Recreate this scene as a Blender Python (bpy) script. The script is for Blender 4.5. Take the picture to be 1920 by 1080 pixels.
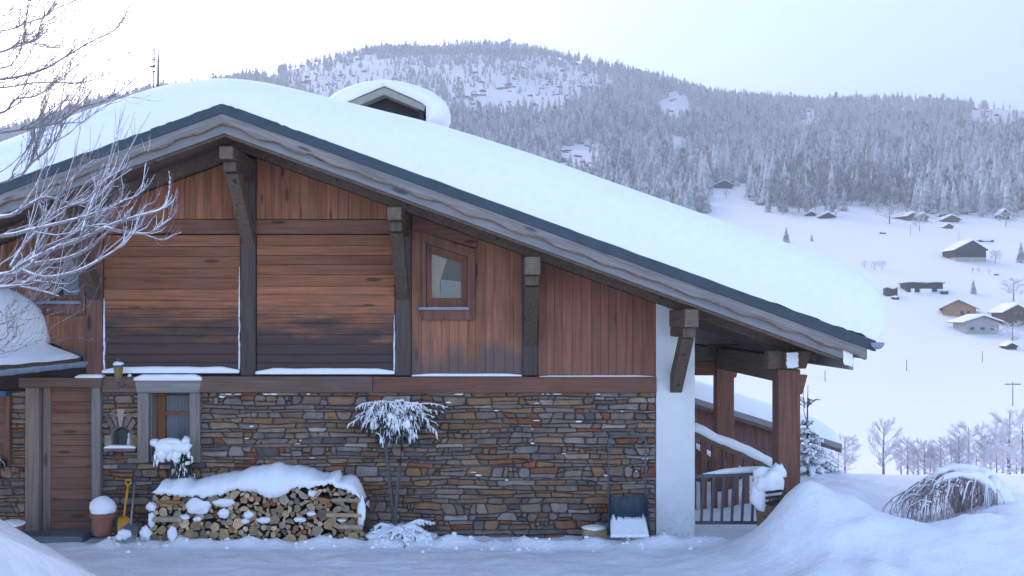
import bpy, math, random
import numpy as np
from mathutils import Vector, Matrix, noise as mn

for o in list(bpy.data.objects):
    bpy.data.objects.remove(o, do_unlink=True)
S = bpy.context.scene
COL = S.collection
PI = math.pi
R = math.radians
rnd = random.Random(7)

# ------------------------------------------------------------------ camera
EYE = 3.0            # eye height above the yard in front of the chalet
FPX = 1800.0         # focal length in photo pixels
VX, VY = 945.0, 600.0
cam = bpy.data.cameras.new('camera')
cam.sensor_width = 36.0
cam.lens = 36.0 * FPX / 1920.0
cam.shift_x = (960 - VX) / 1920.0
cam.shift_y = (VY - 540) / 1920.0
cam.clip_start = 0.1
cam.clip_end = 6000
cam_o = bpy.data.objects.new('camera', cam)
COL.objects.link(cam_o)
cam_o.location = (0, 0, EYE)
cam_o.rotation_euler = (R(90), 0, 0)
S.camera = cam_o

# ------------------------------------------------------------------ light
SUN_EL, SUN_AZ = 25.0, -36.0     # behind thin cloud, to the left of the view
w = bpy.data.worlds.new('World')
S.world = w
w.use_nodes = True
nt = w.node_tree
bg = nt.nodes['Background']
sky = nt.nodes.new('ShaderNodeTexSky')
sky.sky_type = 'NISHITA'
sky.sun_disc = False
sky.sun_elevation = R(SUN_EL)
sky.sun_rotation = R(SUN_AZ)
sky.altitude = 1200
sky.air_density = 1.0
sky.dust_density = 3.0
sky.ozone_density = 1.7
wb = nt.nodes.new('ShaderNodeMix'); wb.data_type = 'RGBA'; wb.blend_type = 'MULTIPLY'; wb.inputs[0].default_value = 1.0
wb.inputs[7].default_value = (1.04, 0.972, 0.985, 1)      # white balance of the camera
nt.links.new(sky.outputs[0], wb.inputs[6]); nt.links.new(wb.outputs[2], bg.inputs[0])
bg.inputs[1].default_value = 0.15
sl = bpy.data.lights.new('sun', 'SUN')
sl.energy = 0.9
sl.angle = R(60)
sl.color = (1.0, 0.89, 0.84)
sun = bpy.data.objects.new('sun', sl)
COL.objects.link(sun)
_d = Vector((math.sin(R(SUN_AZ)) * math.cos(R(SUN_EL)), math.cos(R(SUN_AZ)) * math.cos(R(SUN_EL)), math.sin(R(SUN_EL))))
sun.rotation_euler = _d.to_track_quat('Z', 'Y').to_euler()
S.view_settings.view_transform = 'Standard'
S.view_settings.look = 'None'
S.view_settings.gamma = 1.0
S.view_settings.use_curve_mapping = False
S.view_settings.exposure = 1.9
S.render.engine = 'CYCLES'
S.cycles.max_bounces = 6
S.cycles.volume_bounces = 0
S.cycles.use_denoising = True

# ------------------------------------------------------------------ helpers
FW = 13.3333                      # distance of the facade
GE = 12.12                        # distance of the gable edge of the roof
def fx(px): return (px - VX) / 135.0
def fz(py): return EYE + (VY - py) / 135.0
def at(px, py, Y): return Vector(((px - VX) * Y / FPX, Y, EYE + (VY - py) * Y / FPX))
def ss(a, b, x):
    t = np.clip((x - a) / (b - a), 0, 1)
    return t * t * (3 - 2 * t)
def nz(x, y=0.0, z=0.0): return mn.noise(Vector((x, y, z)))

class MB:
    def __init__(s): s.v = []; s.f = []; s.m = []
    def add(s, vs, fs, m=0):
        b = len(s.v)
        s.v.extend([tuple(v) for v in vs])
        for f in fs: s.f.append([i + b for i in f]); s.m.append(m)
        return s
    def box(s, x0, x1, y0, y1, z0, z1, m=0):
        return s.add([(x0,y0,z0),(x1,y0,z0),(x1,y1,z0),(x0,y1,z0),(x0,y0,z1),(x1,y0,z1),(x1,y1,z1),(x0,y1,z1)],
                     [(0,3,2,1),(4,5,6,7),(0,1,5,4),(1,2,6,5),(2,3,7,6),(3,0,4,7)], m)
    def prism(s, poly, y0, y1, m=0):          # poly in (x, z), counter-clockwise seen from the camera
        n = len(poly)
        vs = [(x, y0, z) for x, z in poly] + [(x, y1, z) for x, z in poly]
        fs = [tuple(range(n)), tuple(range(2*n-1, n-1, -1))]
        fs += [(i, i+n, (i+1) % n + n, (i+1) % n) for i in range(n)]
        return s.add(vs, fs, m)
    def bar(s, a, b, wx, wz, m=0, up=(0,0,1)):  # rectangular bar from a to b
        a = Vector(a); b = Vector(b); d = (b-a).normalized()
        r = d.cross(Vector(up))
        if r.length < 1e-4: r = Vector((1,0,0))
        r.normalize(); u = r.cross(d).normalized()
        r = r*wx/2; u = u*wz/2
        vs = [a-r-u, a+r-u, a+r+u, a-r+u, b-r-u, b+r-u, b+r+u, b-r+u]
        return s.add(vs, [(0,1,2,3),(4,7,6,5),(0,4,5,1),(1,5,6,2),(2,6,7,3),(3,7,4,0)], m)
    def tube(s, pts, rads, n=5, m=0, flat=1.0):
        pts = [Vector(p) for p in pts]
        if not hasattr(rads, '__len__'): rads = [rads]*len(pts)
        vs = []; k = len(pts)
        for i, p in enumerate(pts):
            d = (pts[min(i+1, k-1)] - pts[max(i-1, 0)])
            if d.length < 1e-6: d = Vector((0,0,1))
            d.normalize()
            r = d.cross(Vector((0,0,1)))
            if r.length < .05: r = d.cross(Vector((0,1,0)))
            r.normalize(); u = r.cross(d)
            for j in range(n):
                a = 2*PI*j/n
                vs.append(p + r*math.cos(a)*rads[i] + u*math.sin(a)*rads[i]*flat)
        fs = []
        for i in range(k-1):
            for j in range(n):
                fs.append((i*n+j, i*n+(j+1) % n, (i+1)*n+(j+1) % n, (i+1)*n+j))
        fs.append(tuple(range(n-1, -1, -1))); fs.append(tuple((k-1)*n+j for j in range(n)))
        return s.add(vs, fs, m)
    def lathe(s, prof, c, n=20, m=0):
        vs = []; k = len(prof)
        for r, z in prof:
            for j in range(n):
                a = 2*PI*j/n
                vs.append((c[0]+r*math.cos(a), c[1]+r*math.sin(a), c[2]+z))
        fs = []
        for i in range(k-1):
            for j in range(n):
                fs.append((i*n+j, i*n+(j+1) % n, (i+1)*n+(j+1) % n, (i+1)*n+j))
        fs.append(tuple(range(n-1, -1, -1))); fs.append(tuple((k-1)*n+j for j in range(n)))
        return s.add(vs, fs, m)
    def lump(s, c, rad, seed=0, n=14, amp=.25, fr=1.6, m=0):
        vs = []; fs = []; h = n//2
        for i in range(h+1):
            th = PI*i/h
            for j in range(n):
                a = 2*PI*j/n
                d = Vector((math.sin(th)*math.cos(a), math.sin(th)*math.sin(a), math.cos(th)))
                k = 1+amp*nz(d.x*fr+seed*7.1, d.y*fr, d.z*fr+seed)
                vs.append((c[0]+d.x*rad[0]*k, c[1]+d.y*rad[1]*k, c[2]+d.z*rad[2]*k))
        for i in range(h):
            for j in range(n):
                fs.append((i*n+j, (i+1)*n+j, (i+1)*n+(j+1) % n, i*n+(j+1) % n))
        return s.add(vs, fs, m)
    def build(s, name, mats, parent=None, smooth=False, bevel=0, loc=None):
        me = bpy.data.meshes.new(name)
        me.from_pydata(s.v, [], s.f)
        if not isinstance(mats, (list, tuple)): mats = [mats]
        for q in mats: me.materials.append(q)
        me.polygons.foreach_set('material_index', s.m)
        if smooth: me.polygons.foreach_set('use_smooth', [True]*len(s.f))
        me.update()
        o = bpy.data.objects.new(name, me)
        COL.objects.link(o)
        if parent is not None:
            o.parent = parent
            o.location = -wloc(parent)
        if loc is not None: o.location = loc
        if bevel:
            b = o.modifiers.new('bevel', 'BEVEL'); b.width = bevel; b.segments = 2; b.limit_method = 'ANGLE'
        return o
def wloc(o):
    p = Vector((0,0,0))
    while o is not None: p = p + o.location; o = o.parent
    return p
def thing(name, label, cat, loc=(0,0,0), group=None):
    o = bpy.data.objects.new(name, None); COL.objects.link(o)
    o.location = loc; o.empty_display_size = .2
    return tag(o, label, cat, group)
def tag(o, label=None, cat=None, group=None, kind=None):
    if label: o['label'] = label
    if cat: o['category'] = cat
    if group: o['group'] = group
    if kind: o['kind'] = kind
    return o
def copy_tree(o, parent=None):
    c = o.copy(); COL.objects.link(c)
    if parent is not None: c.parent = parent
    for ch in list(o.children): copy_tree(ch, c)
    return c

# ------------------------------------------------------------------ materials
class NT:
    def __init__(s, name):
        s.m = bpy.data.materials.new(name); s.m.use_nodes = True
        s.t = s.m.node_tree; s.b = s.t.nodes['Principled BSDF']
    def n(s, typ, ins=None, **kw):
        k = s.t.nodes.new(typ)
        for a, v in kw.items(): setattr(k, a, v)
        if ins:
            for i, v in ins.items():
                if isinstance(v, bpy.types.NodeSocket): s.t.links.new(v, k.inputs[i])
                else: k.inputs[i].default_value = v
        return k
    def l(s, a, b): s.t.links.new(a, b)
    def noise(s, vec, scale, detail=4, rough=.6, dist=0):
        return s.n('ShaderNodeTexNoise', {'Vector': vec, 'Scale': scale, 'Detail': detail, 'Roughness': rough, 'Distortion': dist}).outputs[0]
    def mapr(s, v, a, b, c=0., d=1.): return s.n('ShaderNodeMapRange', {0: v, 1: a, 2: b, 3: c, 4: d}).outputs[0]
    def math(s, op, a, b=0.): return s.n('ShaderNodeMath', {0: a, 1: b}, operation=op).outputs[0]
    def mix(s, f, a, b, bt='MIX'):
        k = s.n('ShaderNodeMix', data_type='RGBA', blend_type=bt)
        for i, v in ((0, f), (6, a), (7, b)):
            if isinstance(v, bpy.types.NodeSocket): s.l(v, k.inputs[i])
            else: k.inputs[i].default_value = v if i == 0 else (*v, 1)[:4]
        return k.outputs[2]
    def pos(s, sc=(1,1,1), rand=0, roty=0):
        p = s.n('ShaderNodeNewGeometry').outputs['Position']
        if roty: p = s.n('ShaderNodeMapping', {'Vector': p, 'Rotation': (0, roty, 0)}).outputs[0]
        if rand:
            r = s.n('ShaderNodeObjectInfo').outputs['Random']
            off = s.n('ShaderNodeCombineXYZ', {0: s.math('MULTIPLY', r, 37.), 1: s.math('MULTIPLY', r, 11.), 2: s.math('MULTIPLY', r, 53.)}).outputs[0]
            p = s.n('ShaderNodeVectorMath', {0: p, 1: off}, operation='ADD').outputs[0]
        return s.n('ShaderNodeMapping', {'Vector': p, 'Scale': sc}).outputs[0]
    def bump(s, h, strength=.3, dist=.02):
        b = s.n('ShaderNodeBump', {'Strength': strength, 'Distance': dist, 'Height': h})
        s.l(b.outputs[0], s.b.inputs['Normal'])
    def col(s, c): s.l(c, s.b.inputs['Base Color'])
    def rough(s, v): s.b.inputs['Roughness'].default_value = v; return s
    def spec(s, v): s.b.inputs['Specular IOR Level'].default_value = v; return s
def plain(name, c, var=.25, scale=6., rough=.7, bump=.15, bd=.01, sc=(1,1,1), metal=0, spec=.4):
    t = NT(name)
    f = t.noise(t.pos(sc), scale, 5)
    t.col(t.mix(t.mapr(f, .3, .7), tuple(x*(1-var) for x in c), tuple(min(1, x*(1+var)) for x in c)))
    t.rough(rough).spec(spec); t.b.inputs['Metallic'].default_value = metal
    if bump: t.bump(f, bump, bd)
    return t.m
def snow_mat(name, c, fine=.35, coarse=.0):
    t = NT(name)
    p = t.pos()
    f1 = t.noise(p, 9, 6, .65); f2 = t.noise(p, 70, 3)
    h = t.math('ADD', t.math('MULTIPLY', f1, 1.0), t.math('MULTIPLY', f2, .25))
    t.col(t.mix(t.mapr(f1, .3, .7), tuple(x*.96 for x in c), c))
    t.rough(.75).spec(.2); t.bump(h, fine, .04)
    return t.m
SNOW = snow_mat('snow', (.91, .905, .935), .25)
def trodden():
    t = NT('yard_snow')
    p = t.pos((.5, 1.6, 1)); q = t.pos()
    f1 = t.noise(p, 2.2, 7, .65); f2 = t.noise(q, 14, 5, .7)
    yy = t.n('ShaderNodeSeparateXYZ', {0: t.n('ShaderNodeNewGeometry').outputs['Position']}).outputs
    road = t.math('MULTIPLY', t.mapr(yy[1], 12.75, 12.45), t.mapr(yy[0], 4.2, 2.6))
    pk = t.math('MULTIPLY', t.mapr(f1, .38, .6), road)
    t.col(t.mix(pk, (.91, .905, .935), (.76, .77, .80)))
    t.rough(.7).spec(.25)
    h = t.math('ADD', t.math('MULTIPLY', f1, .8), t.math('MULTIPLY', f2, .5))
    t.bump(h, .6, .09)
    return t.m
YARD = trodden()

def wood(name, base, vert, weather=None, wcol=(.05, .047, .052), knots=True, tone=.35, rough=.7, grainamt=1.0, roty=0):
    t = NT(name)
    g = (26, 26, 1.3) if vert == 'z' else ((1.3, 26, 26) if vert == 'x' else (26, 1.3, 26))
    k3 = (9, 9, 2.2) if vert == 'z' else ((2.2, 9, 9) if vert == 'x' else (9, 2.2, 9))
    p = t.pos(g, 1, roty)
    f = t.noise(p, 1, 6, .65, .4)
    r = t.n('ShaderNodeObjectInfo').outputs['Random']
    lo = tuple(x*(1-.45*grainamt) for x in base); hi = tuple(x*(1+.3*grainamt) for x in base)
    c = t.mix(t.mapr(f, .3, .7), lo, hi)
    tone_c = t.mapr(r, 0, 1, 1-tone, 1+tone)
    c = t.mix(1.0, c, t.n('ShaderNodeCombineXYZ', {0: tone_c, 1: tone_c, 2: tone_c}).outputs[0], 'MULTIPLY')
    big = t.noise(t.pos((1.2, 1.2, 1.2)), 1.6, 5, .65)
    c = t.mix(t.mapr(big, .45, .75, 0, .5), c, tuple(x*.8+.02 for x in (base[0]*.7, base[1]*1.0, base[2]*1.2)))
    if knots:
        v = t.n('ShaderNodeTexVoronoi', {'Vector': t.pos(k3, 1, roty), 'Scale': .55, 'Randomness': 1.0})
        c = t.mix(t.mapr(v.outputs[0], .10, .16, .8, 0), c, tuple(x*.22 for x in base))
    if weather:
        zlo, zhi, amt = weather
        z = t.n('ShaderNodeSeparateXYZ', {0: t.n('ShaderNodeNewGeometry').outputs['Position']}).outputs[2]
        wn = t.noise(t.pos((3, 3, .7) if vert == 'z' else (.9, .9, 5)), 1.5, 5, .65)
        z2 = t.math('ADD', z, t.math('MULTIPLY', t.math('SUBTRACT', wn, .5), 2.4*(zhi-zlo)+.4))
        m = t.math('MULTIPLY', t.mapr(z2, zhi, zlo), amt)
        c = t.mix(m, c, wcol)
    t.col(c); t.rough(rough).spec(.25)
    t.bump(f, .35, .006)
    return t.m
M = {}
M['plank_h'] = wood('plank_horizontal', (.315, .118, .058), 'x', (2.75, 3.25, .86), (.045, .04, .043), tone=.3)
M['plank_v'] = wood('plank_vertical', (.315, .132, .072), 'z', (2.40, 2.78, .8), (.11, .088, .085), tone=.2)
M['plank_d'] = wood('plank_vertical_red', (.285, .112, .067), 'z', (2.2, 2.4, .4), (.15, .11, .10), tone=.16)
M['plank_t'] = wood('plank_gable', (.31, .12, .062), 'z', None, tone=.16)
M['beam_x'] = wood('beam_floor', (.16, .098, .074), 'x', None, tone=.12)
M['beam_r'] = wood('beam_red', (.21, .09, .06), 'x', None, tone=.12)
M['post'] = wood('post_grey', (.095, .066, .056), 'z', (2.3, 2.5, .3), (.06, .05, .05), tone=.2)
M['post_r'] = wood('post_red', (.20, .088, .062), 'z', None, tone=.12)
M['strut'] = wood('strut', (.125, .086, .06), 'z', None, tone=.15)
M['purlin'] = wood('purlin', (.165, .112, .078), 'y', None, tone=.15)
M['soffit'] = wood('soffit', (.16, .105, .08), 'x', None, tone=.2)
for nm, ro in (('l', 1), ('r', -1)):
    M['fascia_'+nm] = wood('fascia_'+nm, (.25, .222, .212), 'x', None, tone=.06, grainamt=1.1, roty=ro*math.atan(.3645))
    M['fascia_lo_'+nm] = wood('fascia_lower_'+nm, (.245, .23, .235), 'x', None, tone=.06, grainamt=.5, roty=ro*math.atan(.3645))
M['fascia_lo'] = M['fascia_lo_r']
M['bark'] = plain('bark_edge', (.24, .15, .09), .5, 18)
M['greywood'] = wood('grey_frame', (.25, .205, .185), 'z', None, tone=.08)
M['greywood_x'] = wood('grey_frame_x', (.26, .225, .215), 'x', None, tone=.08)
M['door'] = wood('door_wood', (.20, .098, .068), 'x', None, tone=.1)
M['doorframe'] = wood('door_frame', (.24, .175, .145), 'z', None, tone=.1)
M['orange'] = wood('sash_orange', (.28, .105, .042), 'z', None, knots=False, tone=.05)
M['sash'] = wood('sash_brown', (.19, .072, .046), 'z', None, knots=False, tone=.05)
M['plaster'] = plain('white_plaster', (.66, .67, .68), .06, 5, .85, .1, .004)
def plaster():
    t = NT('white_plaster'); p = t.pos(); f = t.noise(p, 5, 5); f2 = t.noise(p, 16, 6, .75)
    z = t.n('ShaderNodeSeparateXYZ', {0: t.n('ShaderNodeNewGeometry').outputs['Position']}).outputs[2]
    m = t.math('MULTIPLY', t.mapr(z, .5, .0), t.mapr(f2, .52, .66))
    c = t.mix(t.mapr(f, .3, .7), (.66, .66, .66), (.72, .72, .72))
    t.col(t.mix(t.math('MULTIPLY', m, .6), c, (.30, .22, .16))); t.rough(.9).spec(.2); t.bump(f2, .12, .006); return t.m
M['plaster'] = plaster()
M['metal'] = plain('roof_metal', (.032, .05, .07), .2, 5, .5, .05, spec=.4)
M['gutter'] = plain('gutter_zinc', (.20, .235, .29), .2, 8, .45, .05, metal=.3)
M['mortar'] = plain('mortar', (.095, .08, .074), .3, 20, .9, .4)
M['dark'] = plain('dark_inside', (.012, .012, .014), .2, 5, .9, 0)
M['curtain'] = plain('curtain', (.74, .66, .52), .12, 3, .9, .2, sc=(9, 9, .6))
M['net'] = plain('net_curtain', (.55, .57, .60), .12, 3, .9, .2, sc=(12, 12, .6))
def glass(name, c, a):
    t = NT(name)
    t.b.inputs['Base Color'].default_value = (*c, 1); t.b.inputs['Alpha'].default_value = a
    t.rough(.06); t.b.inputs['Specular IOR Level'].default_value = .8
    return t.m
M['pane'] = glass('window_pane', (.03, .045, .07), .3)
M['pane_d'] = glass('window_pane_dark', (.02, .025, .035), .9)
M['terra'] = plain('terracotta', (.27, .105, .075), .25, 12, .8, .2)
M['yellow'] = plain('yellow_plastic', (.72, .33, .03), .1, 8, .45, 0)
M['steel'] = plain('grey_steel', (.26, .27, .29), .2, 9, .45, .05, metal=.5)
M['shaft'] = plain('shaft_wood', (.30, .24, .2), .2, 9, .6, .05)
M['bluep'] = plain('blue_plastic', (.03, .09, .2), .1, 9, .5, 0)
M['scoop'] = plain('scoop_plastic', (.022, .04, .062), .2, 9, .5, .05)
M['iron'] = plain('dark_iron', (.10, .105, .13), .2, 9, .55, .05, metal=.2)
M['brass'] = plain('amber_glass', (.22, .15, .05), .3, 16, .35, 0)
M['needle'] = plain('needles', (.025, .035, .028), .4, 16, .8, 0)
M['twig'] = plain('twig', (.20, .165, .17), .3, 25, .85, .2)
M['frosttwig'] = plain('frosted_bark', (.25, .22, .235), .5, 40, .85, .2)
M['stem'] = plain('stem_bark', (.10, .09, .095), .3, 25, .9, .2)
M['redtwig'] = plain('red_twig', (.30, .225, .22), .3, 25, .85, .1)
M['birch'] = plain('frosted_twig', (.60, .58, .63), .25, .8, .85, 0)
M['slate'] = plain('slate', (.13, .15, .17), .25, 9, .7, .2)
M['card'] = plain('wood_box', (.34, .24, .15), .2, 9, .8, .1)
M['redwall'] = wood('red_cladding', (.21, .098, .09), 'z', None, tone=.1, knots=False)
M['beige'] = plain('chimney_edge', (.30, .29, .25), .1, 9, .8, .05)
M['darkwood'] = plain('dark_wood', (.035, .03, .035), .3, 4, .85, .1)
STONE = []
for i, c in enumerate([tuple(a*b for a, b in zip(c_, (.80, .70, .65))) for c_ in [(.30, .275, .255), (.235, .225, .225), (.29, .175, .105), (.31, .225, .155), (.29, .125, .07),
                       (.20, .165, .15), (.33, .285, .235), (.16, .15, .155), (.26, .21, .17), (.42, .41, .40)]]):
    t = NT('stone_%d' % i)
    p = t.pos(); f = t.noise(p, 9, 6, .7); f2 = t.noise(p, 2.5, 3)
    r = t.n('ShaderNodeObjectInfo').outputs['Random']
    cc = t.mix(t.mapr(f, .3, .7), tuple(x*.68 for x in c), tuple(x*1.25 for x in c))
    cc = t.mix(t.mapr(f2, .5, .7, 0, .5), cc, (.21, .15, .115))
    tn = t.mapr(r, 0, 1, .8, 1.2)
    cc = t.mix(1., cc, t.n('ShaderNodeCombineXYZ', {0: tn, 1: tn, 2: tn}).outputs[0], 'MULTIPLY')
    t.col(cc); t.rough(.85).spec(.25); t.bump(f, .5, .012)
    STONE.append(t.m)
STONE_W = [13, 15, 16, 13, 12, 12, 9, 11, 13, 4]

# ------------------------------------------------------------------ terrain
CREST = [(-900, 420), (-200, 330), (0, 254), (67, 234), (127, 207), (160, 197), (207, 184), (233, 184), (273, 165), (300, 160), (340, 157), (400, 149), (460, 142), (508, 147), (524, 126), (620, 97), (720, 84),
         (830, 78), (900, 76), (1000, 88), (1100, 108), (1200, 138), (1350, 171), (1440, 186), (1600, 190), (1800, 194), (1920, 203), (2600, 260)]
CX = np.array([c[0] for c in CREST], float); CY = np.array([c[1] for c in CREST], float)
PROF = [(18, 900), (26, 912), (40, 925), (60, 918), (90, 902), (120, 850), (160, 782), (200, 722), (260, 636), (340, 503), (450, 418), (600, 352)]
PL = np.log(np.array([p[0] for p in PROF], float)); PP = np.array([p[1] for p in PROF], float)
YC = 1400.0
def far_py(px, Y):
    py = np.interp(np.log(np.maximum(Y, 1.)), PL, PP)
    c = np.interp(px, CX, CY)
    t = np.clip((Y-600)/(YC-600), 0, 1)
    return np.where(Y > 600, 352+(c-352)*(t*(1.35-.35*t)), py)
_NA = np.random.RandomState(3)
_WV = [(_NA.uniform(-1, 1, 2)/np.hypot(*_NA.uniform(-1, 1, 2)+1e-3), _NA.uniform(0, 6.28)) for _ in range(10)]
def wav(X, Y, L):
    s = 0
    for k in range(7):
        a = 2.4*k+L; fr = 2*PI/(L*(1+.37*k))
        s = s+np.sin((X*math.cos(a)+Y*math.sin(a))*fr+k*1.9)
    return s/4.
def far_h(X, Y):
    X = np.asarray(X, float); Y = np.asarray(Y, float)
    z = 0
    for q in (.9, .95, 1., 1.05, 1.1):
        Yq = np.minimum(Y*q, YC)
        py = far_py(VX+FPX*X/np.maximum(Y, 5.), Yq)
        z = z+(VY-py)/FPX
    z = EYE+np.minimum(Y, YC)*z/5.
    z = z-np.maximum(Y-YC, 0)*.12
    z = z+wav(X, Y, 23.)*.006*np.clip(Y-60, 0, 60)+wav(X, Y, 90.)*.03*np.clip(Y-450, 0, 300)*(Y > 450)*.6
    return z
MOUNDS = [(3.8, 11.95, .76, .46, .72, .5), (2.9, 11.9, .08, .5, .5, .5), (5.25, 11.25, .26, .5, .7, .4), (7.3, 12.6, .62, .9, 1.6, .8), (6.3, 11.3, .28, .6, .6, .5), (4.5, 11.2, .16, .4, .5, .35), (5.85, 12.6, .22, .5, .7, .45), (6.6, 10.7, .2, .5, .5, .4),
          (-4.7, 7.0, 1.62, 1.4, 1.35, 1.2), (-5.6, 8.6, .9, 1.2, 1.2, 1.), (-3.2, 7.4, .10, .2, .2, .3), (-3.9, 6.6, .16, .3, .25, .3)]
_rm = random.Random(77)
MOUNDS += [(_rm.uniform(3.4, 7.8), _rm.uniform(10.6, 12.3), _rm.uniform(.02, .075), *([_rm.uniform(.09, .26)]*2), _rm.uniform(.09, .22)) for _ in range(75)]
def near_h(X, Y):
    X = np.asarray(X, float); Y = np.asarray(Y, float)
    z = 1.4*ss(8.5, -2., Y)
    for (cx, cy, a, sl_, sr, sy) in MOUNDS:
        sx = np.where(X < cx, sl_, sr)
        z = z+a*np.exp(-.5*((X-cx)/sx)**2-.5*((Y-cy)/sy)**2)
    rough = wav(X, Y, .55)*.012+wav(X, Y*1.7, .23)*.009+wav(X, Y, 1.7)*.014+.008*wav(X*.6, Y*2.2, .13)
    berm = .09*np.exp(-.5*((Y-12.78-.05*wav(X, 0, .9))/.09)**2)*(1+.6*wav(X, Y, .31))*ss(-5.9, -5.2, X)*(X < 3)
    yard = ss(3., 4.2, X)
    z = z+rough*(1+.8*yard)+berm+yard*(.10*(1+.5*wav(X, Y, 1.1))+.035*wav(X, Y, .43)+.014*wav(X, Y, .19))
    return z
def H(X, Y):
    Y = np.asarray(Y, float)
    t = ss(16., 22., Y)
    return near_h(X, Y)*(1-t)*(Y < 23)+far_h(X, np.maximum(Y, 16.))*t
def hit(px, py):                         # where the line of sight meets the far slope
    Ys = np.geomspace(60, 1390, 900)
    X = (px-VX)*Ys/FPX
    p = VY-(H(X, Ys)-EYE)*FPX/Ys
    i = np.argmax(p <= py) if (p <= py).any() else len(Ys)-1
    return Vector((X[i], Ys[i], float(H(X[i], Ys[i]))))
def make_ground():
    ys = list(np.linspace(-60, 8.8, 34))+list(np.arange(9., 18.5, .065))
    y = ys[-1]
    while y < 2300: y = y*1.028+.03; ys.append(y)
    ys = np.array(ys); nc = 380
    U = np.linspace(-1, 1, nc)
    W = np.maximum(12.5, .95*ys); W[:34] = np.linspace(70, 12.6, 34)
    X = U[None, :]*W[:, None]; Y = np.repeat(ys[:, None], nc, 1)
    Z = H(X, Y)
    V = np.stack([X, Y, Z], -1).reshape(-1, 3)
    nr = len(ys)
    a = (np.arange(nr-1)[:, None]*nc+np.arange(nc-1)[None, :]).ravel()
    F = np.stack([a, a+1, a+nc+1, a+nc], -1)
    me = np_mesh('ground', V, F)
    me.polygons.foreach_set('use_smooth', np.ones(len(F), bool))
    me.materials.append(YARD)
    o = bpy.data.objects.new('ground', me); COL.objects.link(o)
    tag(o, kind='structure')
def np_mesh(name, V, F):
    me = bpy.data.meshes.new(name)
    n = F.shape[1]
    me.vertices.add(len(V)); me.vertices.foreach_set('co', np.ascontiguousarray(V, dtype=np.float32).ravel())
    me.loops.add(F.size); me.loops.foreach_set('vertex_index', np.ascontiguousarray(F, dtype=np.int32).ravel())
    me.polygons.add(len(F)); me.polygons.foreach_set('loop_start', np.arange(0, F.size, n, dtype=np.int32))
    me.update(calc_edges=True)
    return me
make_ground()

# ------------------------------------------------------------------ forest
def frost_mat(name, dark, frost, lo, hi):
    t = NT(name)
    g = t.n('ShaderNodeNewGeometry')
    nzz = t.n('ShaderNodeSeparateXYZ', {0: g.outputs['Normal']}).outputs[2]
    f = t.noise(g.outputs['Position'], .55, 4, .7)
    k = t.math('ADD', t.math('MULTIPLY', g.outputs['Random Per Island'], .45), t.math('ADD', t.math('MULTIPLY', nzz, .35), t.math('MULTIPLY', f, .6)))
    t.col(t.mix(t.mapr(k, lo, hi), dark, frost)); t.rough(.85).spec(.15)
    return t.m
M['forest'] = frost_mat('frosted_conifer', (.10, .115, .14), (.68, .70, .75), .2, 1.0)
M['forest_d'] = frost_mat('frosted_broadleaf', (.10, .095, .11), (.60, .60, .65), .15, 1.05)
M['rock'] = plain('rock', (.10, .10, .115), .4, .2, .9, .4, .5)
def conifer_tpl(seed, tiers=5, n=7):
    r = np.random.RandomState(seed); V = []; F = []
    for i in range(tiers):
        t0 = i/tiers
        zb = .06+.86*t0; zt = min(1., zb+.42*(1-t0*.45)); rad = .19*(1-t0)**.85+.012
        b = len(V); V.append((r.uniform(-.01, .01), r.uniform(-.01, .01), zt))
        a0 = r.uniform(0, 6.28)
        for j in range(n*2):
            q = rad*(r.uniform(.85, 1.2) if j % 2 == 0 else r.uniform(.45, .65)); a = a0+PI*j/n
            V.append((q*math.cos(a), q*math.sin(a), zb+(r.uniform(-.03, .0) if j % 2 == 0 else r.uniform(.03, .06))))
        for j in range(n*2): F.append((b, b+1+j, b+1+(j+1) % (n*2)))
    return np.array(V), np.array(F)
def broad_tpl(seed, k=46):
    r = np.random.RandomState(seed); V = []; F = []
    for i in range(k):
        t = r.uniform(.0, 1); a = r.uniform(0, 6.28); q = .32*math.sin(PI*min(1, .12+.85*t))*r.uniform(.2, 1)
        p = np.array([q*math.cos(a), q*math.sin(a), .15+.75*t]); d = np.array([math.cos(a)*.5, math.sin(a)*.5, 1.])*.16
        s = np.array([-math.sin(a), math.cos(a), r.uniform(-.6, .6)])*.045
        b = len(V); V += [p-s, p+s, p+d]; F.append((b, b+1, b+2))
    b = len(V); V += [(-.02, 0, 0), (.02, 0, 0), (0, 0, .9)]; F.append((b, b+1, b+2))
    return np.array(V, float), np.array(F)
EDGE = np.array([(-300, 420), (1290, 420), (1300, 405), (1328, 396), (1332, 350), (1400, 345), (1408, 378), (1440, 398), (1500, 404), (1560, 410), (1640, 396),
                 (1660, 412), (1760, 410), (1800, 402), (1870, 408), (1960, 408), (2400, 415)], float)
CLEAR = [(990, 150, 165, 40, .74), (970, 192, 120, 27, .86), (640, 138, 115, 42, .8), (1090, 300, 44, 30, .98), (1264, 206, 28, 32, .97), (1507, 224, 26, 22, .95),
         (1872, 222, 66, 24, .98), (1640, 212, 90, 18, .55), (1272, 278, 15, 18, .97), (760, 190, 80, 30, .5), (1720, 208, 60, 7, .6), (1180, 205, 20, 8, .6)]
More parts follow.
